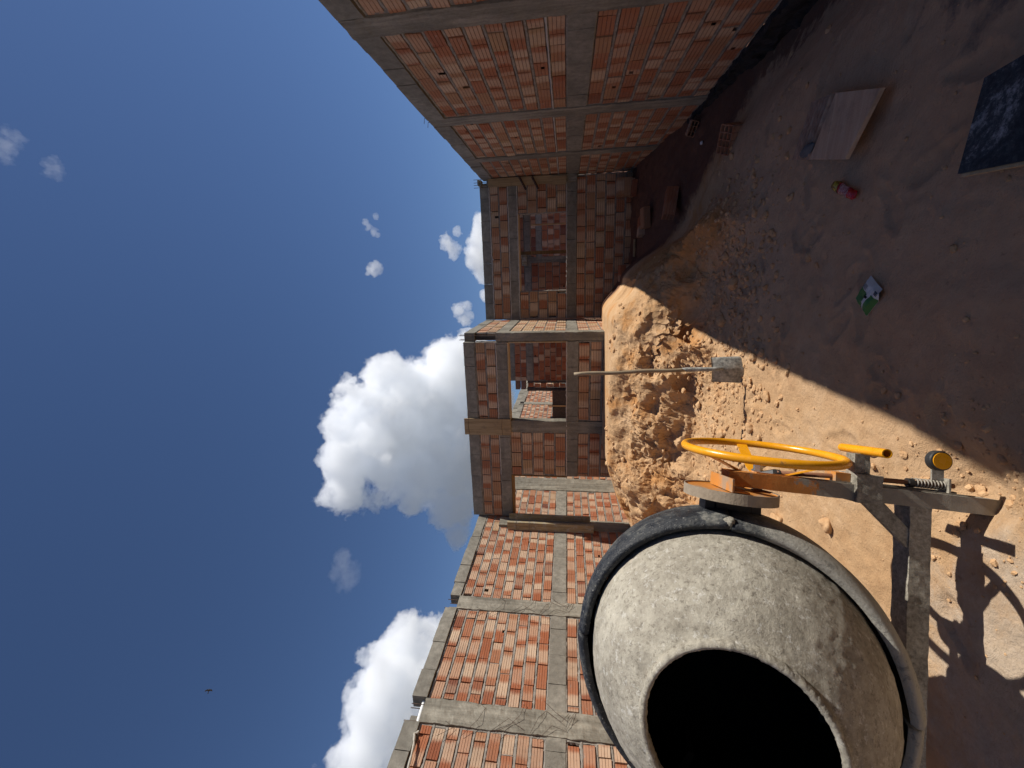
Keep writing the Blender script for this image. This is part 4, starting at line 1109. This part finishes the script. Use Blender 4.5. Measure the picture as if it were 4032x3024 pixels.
def quad_slab(name, mat, A, B, C, D_, th, parent=None, ribs=0, rh=0.003, nu=10):
    """slab over four ground corners (x, y, z of the top face), ribs running A->B"""
    A, B, C, D_ = map(Vector, (A, B, C, D_)); mb = MB()
    nv = max(1, ribs*4 if ribs else 6); V = []; F = []
    for j in range(nv+1):
        v = j/nv; h = 0
        if ribs: h = rh*(1 if j % 4 in (1, 2) else 0)
        for i in range(nu+1):
            u = i/nu; p = (A*(1-u)+B*u)*(1-v)+(D_*(1-u)+C*u)*v; V.append(p+Vector((0, 0, h)))
    m = nu+1
    for j in range(nv):
        for i in range(nu): F.append((j*m+i, j*m+i+1, (j+1)*m+i+1, (j+1)*m+i))
    s = len(V)
    for j in range(nv+1):
        for i in range(nu+1): V.append(V[j*m+i]-Vector((0, 0, th)))
    for j in range(nv):
        for i in range(nu): F.append((s+j*m+i, s+(j+1)*m+i, s+(j+1)*m+i+1, s+j*m+i+1))
    for i in range(nu): F.append((i, s+i, s+i+1, i+1)); F.append((nv*m+i, nv*m+i+1, s+nv*m+i+1, s+nv*m+i))
    for j in range(nv): F.append((j*m, (j+1)*m, s+(j+1)*m, s+j*m)); F.append((j*m+nu, s+j*m+nu, s+(j+1)*m+nu, (j+1)*m+nu))
    mb.add(V, F); return mb.build(name, mat, parent)
PANEL = wood_material('dusty_pale_board', (0.44, 0.27, 0.17), (0.52, 0.34, 0.22), (0.60, 0.42, 0.28), 0, 0.1)
GROOVE = wood_material('grimy_grooved_board', (0.20, 0.12, 0.08), (0.36, 0.24, 0.17), (0.52, 0.38, 0.28), 0, 0.25)
zb = EYE-1.585
b1 = tag(quad_slab('ribbed_board', PANEL, (0.985, 3.03, zb), (0.665, 3.19, zb+0.015), (0.575, 2.81, zb+0.015), (0.86, 2.63, zb), 0.022, ribs=34, rh=0.0022), 'wide finely ribbed pale board lying on the shaded ground', 'board')
b2 = thing('grooved_board', 'dirty deeply grooved board beside the wide ribbed board', 'board', (0.86, 3.25, EYE-1.66))
quad_slab('plank', GROOVE, (1.03, 3.30, zb-0.02), (0.72, 3.44, zb-0.01), (0.668, 3.20, zb-0.005), (0.99, 3.04, zb-0.01), 0.03, b2, ribs=6, rh=0.022)
V, F = rock_verts(3, 1.0, 91, 1, 0.4)
mb = MB(); mb.add([Vector((0.735, 3.24, zb+0.012))+Vector((v[0]*0.05, v[1]*0.075, v[2]*0.022)) for v in V], F); mb.build('cement_smear', concrete('dark_wet_cement', (0.10, 0.10, 0.10), (0.15, 0.15, 0.145), 10, 100), b2, smooth=True)

# black sheet with cement dust at the right edge of the picture
def tray_mat():
    t = NT('black_sheet_with_cement_dust'); co = t.co()
    a = t.noise(co, 6, 6, 0.75, 0.4); b = t.noise(co, 60, 4, 0.8)
    f = t.math('ADD', t.math('MULTIPLY', a, 0.7), t.math('MULTIPLY', b, 0.3))
    col = t.ramp(f, [(0.46, (0.016, 0.019, 0.022)), (0.55, (0.05, 0.055, 0.058)), (0.66, (0.34, 0.34, 0.33))])
    t.bump(b, 0.3, 0.002)
    return t.done(col, 0.55)
zt = EYE-1.57
tr = thing('mortar_board', 'black mixing sheet dusted with grey cement lying at the right edge', 'mortar board', (0.5, 1.75, EYE-1.66))
quad_slab('sheet', tray_mat(), (0.665, 2.02, zt), (0.335, 2.03, zt+0.01), (0.30, 1.20, zt-0.02), (0.78, 1.20, zt-0.03), 0.012, tr)
quad_slab('edge_batten', PINE_U, (0.336, 2.028, zt-0.003), (0.322, 2.028, zt-0.003), (0.288, 1.20, zt-0.03), (0.302, 1.20, zt-0.03), 0.018, tr)

# crushed red drink bottle
bt = thing('plastic_bottle', 'crushed red plastic drink bottle with a yellow end on the ground', 'bottle', on(0.42, 2.87))
d_ = Vector((-0.125, -0.27, 0)).normalized(); c0 = Vector((0.475, 3.0, gz(0.42, 2.87)+EYE+0.022))
RED = paint('red_label_plastic', (0.42, 0.008, 0.012), 0.25, 0.2, 0.6, 0.75, (0.08, 0.01, 0.01))
def bottle_part(name, mat, prof, parent, seed, squash=0.42, amp=0.012):
    mb = MB(); Mx = axis_matrix(c0, d_, Vector((0, 0, 1)))
    prof = [(a*0.85, b*0.8) for a, b in prof]; lathe(mb, prof, 40, Matrix.Identity(4), amp=amp, seed=seed, freq=30)
    mb.V = [Mx @ Vector((v[0]*squash, v[1], v[2])) for v in mb.V]
    return mb.build(name, mat, parent, smooth=True)
bottle_part('bottle_body', RED, [(0.0, 0.075), (0.033, 0.075), (0.034, 0.12), (0.029, 0.16), (0.034, 0.20), (0.034, 0.25), (0.031, 0.285), (0.018, 0.30), (0.0, 0.302)], bt, 5)
bottle_part('bottle_label', paint('pale_label', (0.45, 0.28, 0.25), 0.8, 0.4, 0.45, 0.55, (0.25, 0.01, 0.02), scale=60), [(0.0345, 0.10), (0.0355, 0.12), (0.030, 0.16), (0.0355, 0.20), (0.0345, 0.215)], bt, 5)
bottle_part('bottle_base', paint('yellow_brown_plastic', (0.52, 0.40, 0.03), 0.8, 0.3, 0.45, 0.55, (0.10, 0.01, 0.015), scale=50), [(0.0, 0.02), (0.030, 0.0), (0.035, 0.03), (0.034, 0.078)], bt, 9, 0.5, 0.014)

# crumpled white and green packet
pk = thing('paper_packet', 'crumpled white and green paper packet on the shaded ground', 'packet', on(-0.165, 2.54))
A, B, C_, D_ = Vector((-0.065, 2.555)), Vector((-0.155, 2.425)), Vector((-0.285, 2.525)), Vector((-0.195, 2.65))
zg = gz(-0.165, 2.54)+EYE
def pk_pt(u, v, lift=0.0):
    p = (A*(1-u)+B*u)*(1-v)+(D_*(1-u)+C_*u)*v
    h = 0.022+0.014*float(fbm(np.array([[u*3.1, v*3.3, 1.0]]), 3, 4)[0])+0.012*math.sin(u*math.pi)*math.sin(v*math.pi)
    e = min(u, 1-u, v, 1-v); h *= min(1, 0.35+e*5)
    if u > 0.8 and v < 0.35: h += 0.03*(u-0.8)*5*(0.35-v)*3
    return Vector((p.x, p.y, zg+h+lift))
def pk_patch(name, mat, u0, u1, v0, v1, lift, n=22):
    mb = MB(); V = []; F = []
    for i in range(n+1):
        for j in range(n+1): V.append(pk_pt(u0+(u1-u0)*i/n, v0+(v1-v0)*j/n, lift))
    m = n+1
    for i in range(n):
        for j in range(n): F.append((i*m+j, (i+1)*m+j, (i+1)*m+j+1, i*m+j+1))
    mb.add(V, F); return mb.build(name, mat, pk, smooth=True)
PAPER = paint('white_paper', (0.62, 0.62, 0.58), 0.3, 0.7, 0.55, 0.75, (0.35, 0.33, 0.28))
GREEN = paint('green_print', (0.035, 0.16, 0.03), 0.3, 0.6, 0.5, 0.7, (0.02, 0.08, 0.02))
INK = NT('grey_print').done((0.10, 0.11, 0.13), 0.8)
pk_patch('paper_sheet', PAPER, 0, 1, 0, 1, 0, 40)
pk_patch('green_panel', GREEN, 0.0, 0.56, 0.38, 0.98, 0.0015)
pk_patch('green_panel', GREEN, 0.70, 1.0, 0.30, 0.98, 0.0015)
pk_patch('black_mark', NT('black_print').done((0.01, 0.012, 0.01), 0.7), 0.52, 0.66, 0.42, 0.50, 0.003, 4)
for k in range(5):
    pk_patch('printed_line', INK, 0.06, 0.40-0.03*(k % 2), 0.17+0.035*k, 0.185+0.035*k, 0.002, 8)
for k in range(3):
    pk_patch('printed_line', INK, 0.74, 0.92, 0.10+0.045*k, 0.13+0.045*k, 0.002, 6)
mb = MB(); V, F = rock_verts(2, 0.03, 55, 0.5, 0.5)
mb.add([Vector((v[0]*0.7, v[1]*1.7, v[2]))+Vector((1.55, 6.1, gz(1.55, 6.1)+EYE+0.02)) for v in V], F)
tag(mb.build('plastic_scrap', WHITE), 'small white scrap in the dark soil near the right wall', 'scrap')
# pale stick lying against the far wall footing
mb = MB(); rbox(mb, WORLD, 0.28, 0.62, -1.36, -1.33, 8.9, 8.97, 0.05, 0.006, 3, 12)
tag(mb.build('wood_offcut', PINE_B), 'pale wood offcut at the foot of the far wall in the pit', 'offcut')

# bigger clods one can tell apart
cl = [(-1.72, 4.35, .06, 'largest rounded clod below the crumbled bank'), (-1.05, 3.55, .045, 'lone clod on the sunlit soil left of the shadow edge'),
      (-1.42, 3.75, .05, 'pale clod between the shovel and the handwheel'), (-1.95, 3.10, .06, 'rounded clod half hidden above the black mixer ring'),
      (-0.78, 3.85, .04, 'small clod touching the wall shadow beyond the shovel'), (-0.55, 4.75, .07, 'clod in the shade at the foot of the bank'),
      (-0.15, 4.5, .065, 'flat grey clod among the shaded rubble'), (0.12, 4.75, .06, 'rough clod at the shaded end of the rubble'),
      (-1.62, 2.55, .045, 'clod beside the mixer ring on the sunlit soil'), (-1.2, 2.02, .04, 'clod lying beyond the mixer base tube'),
      (-1.0, 2.3, .03, 'small clod near the yellow grip pipe'), (0.05, 2.1, .018, 'grey stone alone on the shaded trampled ground'),
      (-0.14, 1.72, .020, 'brown stone near the right edge of the picture'), (-2.4, 3.9, .08, 'large clod at the bank foot behind the handwheel')]
for k, (x, y, r, lab) in enumerate(cl):
    q, f = rock_verts(3, r, 900+k*7, 0.9, 0.5)
    o = mesh_obj('earth_clod', q.tolist(), f, CLOD, smooth=True, loc=(x, y, gz(x, y)+EYE+r*0.25))
    tag(o, lab, 'clod', 'larger clods of earth')

# the bird
# ------------------------------------------------------------------ clouds: real volumes far out
def direction(az, el):
    a, e = math.radians(az), math.radians(el)
    return Vector((math.sin(a)*math.cos(e), math.cos(a)*math.cos(e), math.sin(e)))

def cloud_material(name, blobs, dens, nscale, rough):
    m = bpy.data.materials.new(name)
    m.use_nodes = True
    t = m.node_tree
    for n in list(t.nodes):
        if n.type != 'OUTPUT_MATERIAL': t.nodes.remove(n)
    out = t.nodes[0]
    N, L = t.nodes.new, t.links.new
    tc = N('ShaderNodeTexCoord')
    co = tc.outputs['Object']
    warp = N('ShaderNodeTexNoise'); warp.inputs['Scale'].default_value = nscale*0.6
    warp.inputs['Detail'].default_value = 2
    L(co, warp.inputs['Vector'])
    wv = N('ShaderNodeVectorMath'); wv.operation = 'MULTIPLY_ADD'
    L(warp.outputs['Color'], wv.inputs[0]); 
    k = 0.35/nscale
    wv.inputs[1].default_value = (k, k, k); L(co, wv.inputs[2])
    sb = N('ShaderNodeVectorMath'); sb.operation = 'SUBTRACT'
    L(wv.outputs[0], sb.inputs[0]); sb.inputs[1].default_value = (k/2, k/2, k/2)
    acc = None
    for (x, y, z, r) in blobs:
        d = N('ShaderNodeVectorMath'); d.operation = 'DISTANCE'
        L(sb.outputs[0], d.inputs[0]); d.inputs[1].default_value = (x, y, z)
        f = N('ShaderNodeMath'); f.operation = 'MULTIPLY_ADD'
        L(d.outputs['Value'], f.inputs[0]); f.inputs[1].default_value = -1.0/r; f.inputs[2].default_value = 1.0
        if acc is None: acc = f.outputs[0]
        else:
            mx = N('ShaderNodeMath'); mx.operation = 'SMOOTH_MAX'
            L(acc, mx.inputs[0]); L(f.outputs[0], mx.inputs[1]); mx.inputs[2].default_value = 0.15
            acc = mx.outputs[0]
    no = N('ShaderNodeTexNoise'); no.inputs['Scale'].default_value = nscale
    no.inputs['Detail'].default_value = 8; no.inputs['Roughness'].default_value = 0.64
    L(co, no.inputs['Vector'])
    a1 = N('ShaderNodeMath'); a1.operation = 'MULTIPLY_ADD'
    L(no.outputs['Fac'], a1.inputs[0]); a1.inputs[1].default_value = rough; L(acc, a1.inputs[2])
    mr = N('ShaderNodeMapRange'); mr.interpolation_type = 'SMOOTHSTEP'
    L(a1.outputs[0], mr.inputs['Value'])
    base = rough*0.5+0.16+0.03*(rough-1.5)
    mr.inputs['From Min'].default_value = base; mr.inputs['From Max'].default_value = base+0.11
    mr.inputs['To Min'].default_value = 0; mr.inputs['To Max'].default_value = dens
    v = N('ShaderNodeVolumePrincipled')
    v.inputs['Color'].default_value = (0.985, 0.992, 1, 1)
    v.inputs['Anisotropy'].default_value = 0.1
    L(mr.outputs[0], v.inputs['Density'])
    L(v.outputs[0], out.inputs['Volume'])
    return m

def cloud(label, picks, dist, dens, nscale, rough, group=None):
    """picks: (azimuth, elevation, angular radius) in degrees as seen from the yard"""
    P = []
    for az, el, ar, *dd in picks:
        d = dist*(1+(dd[0] if dd else 0))
        P.append((direction(az, el)*d, math.tan(math.radians(ar))*d))
    c = sum((p for p, r in P), Vector())/len(P)
    blobs = [(p.x-c.x, p.y-c.y, p.z-c.z, r*1.55) for p, r in P]
    lo = [min(b[i]-b[3]*1.0 for b in blobs) for i in range(3)]
    hi = [max(b[i]+b[3]*1.0 for b in blobs) for i in range(3)]
    vs = [(x, y, z) for x in (lo[0], hi[0]) for y in (lo[1], hi[1]) for z in (lo[2], hi[2])]
    fs = [(0,1,3,2),(4,6,7,5),(0,4,5,1),(2,3,7,6),(0,2,6,4),(1,5,7,3)]
    me = bpy.data.meshes.new('cloud'); me.from_pydata(vs, [], fs); me.update()
    o = bpy.data.objects.new('cloud', me); COL.objects.link(o); o.location = c
    me.materials.append(cloud_material('cloud_vapour', blobs, dens, nscale, rough))
    o['label'] = label; o['category'] = 'cloud'
    if group: o['group'] = group
    return o

big = [(-14.5,25.5,2.6),(-15.5,22,3.2),(-18.5,26.5,3.6),(-22,28,3.2),(-25.5,28.5,3.2),(-29.5,29,2.4),(-23.8,23,5.0),(-17,19,4.4),(-25,17,5.2),(-13.5,15,4.0),(-10.5,13.5,2.4),(-30,20.5,2.6),(-32,15.6,2.6),(-36.0,14.6,1.2),(-22,12,5),(-29,12,3)]
cloud('largest white cumulus cloud, towering over the house', big, 900, 0.036, 0.014, 2.3)
low = [(-48,18.8,2.2),(-50,15.5,3.2),(-52.4,20.3,3.0),(-53.5,16.5,3.0),(-56.2,20.6,2.6),(-59,20.8,2.6),(-57.5,17,3.0),(-62,19,3),(-63,16,3)]
cloud('white cumulus cloud behind the sunlit left wall', low, 820, 0.042, 0.017, 2.3)
cloud('long flat cloud resting on the far right wall of the house', [(4.5,11.2,1.6),(2.5,11.4,1.9),(0.5,11.0,1.4),(7,10.2,1.5),(-2.5,11.0,0.8)], 1000, 0.035, 0.024, 1.5)
cloud('forked puff of cloud left of the small wisps', [(-4.6,14.9,0.8),(-5.9,14.3,0.75),(-4.0,13.9,0.6),(-5.2,13.6,0.5)], 1000, 0.03, 0.04, 2.6)
cloud('ragged small cloud above the long flat cloud', [(4.6,15.9,0.75),(3.8,15.4,0.8),(2.8,15.2,0.5),(5.9,14.3,0.5),(4.2,16.3,0.5)], 1000, 0.03, 0.045, 3.0)
cloud('small round cloud alone in the right half of the sky', [(1.8,25.2,0.6),(1.3,25.6,0.6),(0.9,26.1,0.35)], 1000, 0.03, 0.05, 2.6)
cloud('thin wisp right of the small round cloud', [(7.6,25.6,0.35),(7.0,25.3,0.4),(6.4,24.9,0.4),(8.3,24.2,0.3),(6.0,24.4,0.25)], 1000, 0.02, 0.06, 3.2)
cloud('faint veil of cloud between the two big cumulus clouds', [(-40.8,27.3,1.1),(-39.6,27.8,1.0),(-42.4,26.9,0.9),(-41.6,28.3,0.7)], 900, 0.003, 0.035, 3.2)
cloud('thin streaks of cloud highest in the sky', [(18.4,55.0,0.5),(19.3,54.2,0.6),(20.2,53.4,0.6),(21.1,52.6,0.5),(20.9,54.3,0.4)], 1000, 0.006, 0.05, 3.6)
cloud('tiny bright wisp below the highest streaks', [(16.2,51.8,0.45),(17.0,51.4,0.5),(17.8,51.1,0.35)], 1000, 0.006, 0.06, 3.6)
bc = direction(-54.98, 36.56)*45+Vector((0, 0, EYE))
br = thing('bird', 'small dark bird gliding alone high in the blue sky', 'bird', tuple(bc))
FEA = NT('dark_feathers').done((0.07, 0.065, 0.06), 0.8)
hd = Vector((0.55, 0.75, 0.2)).normalized(); BMx = axis_matrix(bc, hd, Vector((0.6, -0.5, 0.35))) @ Matrix.Scale(0.7, 4)
mb = MB(); lathe(mb, [(0.0001, -0.17), (0.03, -0.13), (0.055, -0.05), (0.06, 0.03), (0.04, 0.10), (0.032, 0.13), (0.028, 0.155), (0.008, 0.18), (0.0001, 0.20)], 12, BMx)
mb.build('body', FEA, br, smooth=True)
for s in (-1, 1):
    mb = MB(); V = [BMx @ Vector(p) for p in ((s*0.03, 0.01, 0.08), (s*0.03, 0.0, -0.06), (s*0.22, 0.05, -0.04), (s*0.20, 0.05, 0.11), (s*0.40, -0.01, -0.10), (s*0.38, 0.0, 0.02))]
    V += [v+Vector((0, 0, 0.008)) for v in V]
    mb.add(V, [(0, 1, 2, 3), (3, 2, 4, 5), (6, 9, 8, 7), (9, 11, 10, 8), (0, 3, 9, 6), (3, 5, 11, 9), (1, 7, 8, 2), (2, 8, 10, 4), (5, 4, 10, 11), (0, 6, 7, 1)])
    mb.build('wing', FEA, br)
mb = MB(); V = [BMx @ Vector(p) for p in ((-0.02, 0, -0.12), (0.02, 0, -0.12), (0.06, 0, -0.28), (-0.06, 0, -0.28))]
V += [v+Vector((0, 0, 0.006)) for v in V]
mb.add(V, [(0, 1, 2, 3), (4, 7, 6, 5), (0, 4, 5, 1), (1, 5, 6, 2), (2, 6, 7, 3), (3, 7, 4, 0)]); mb.build('tail', FEA, br)
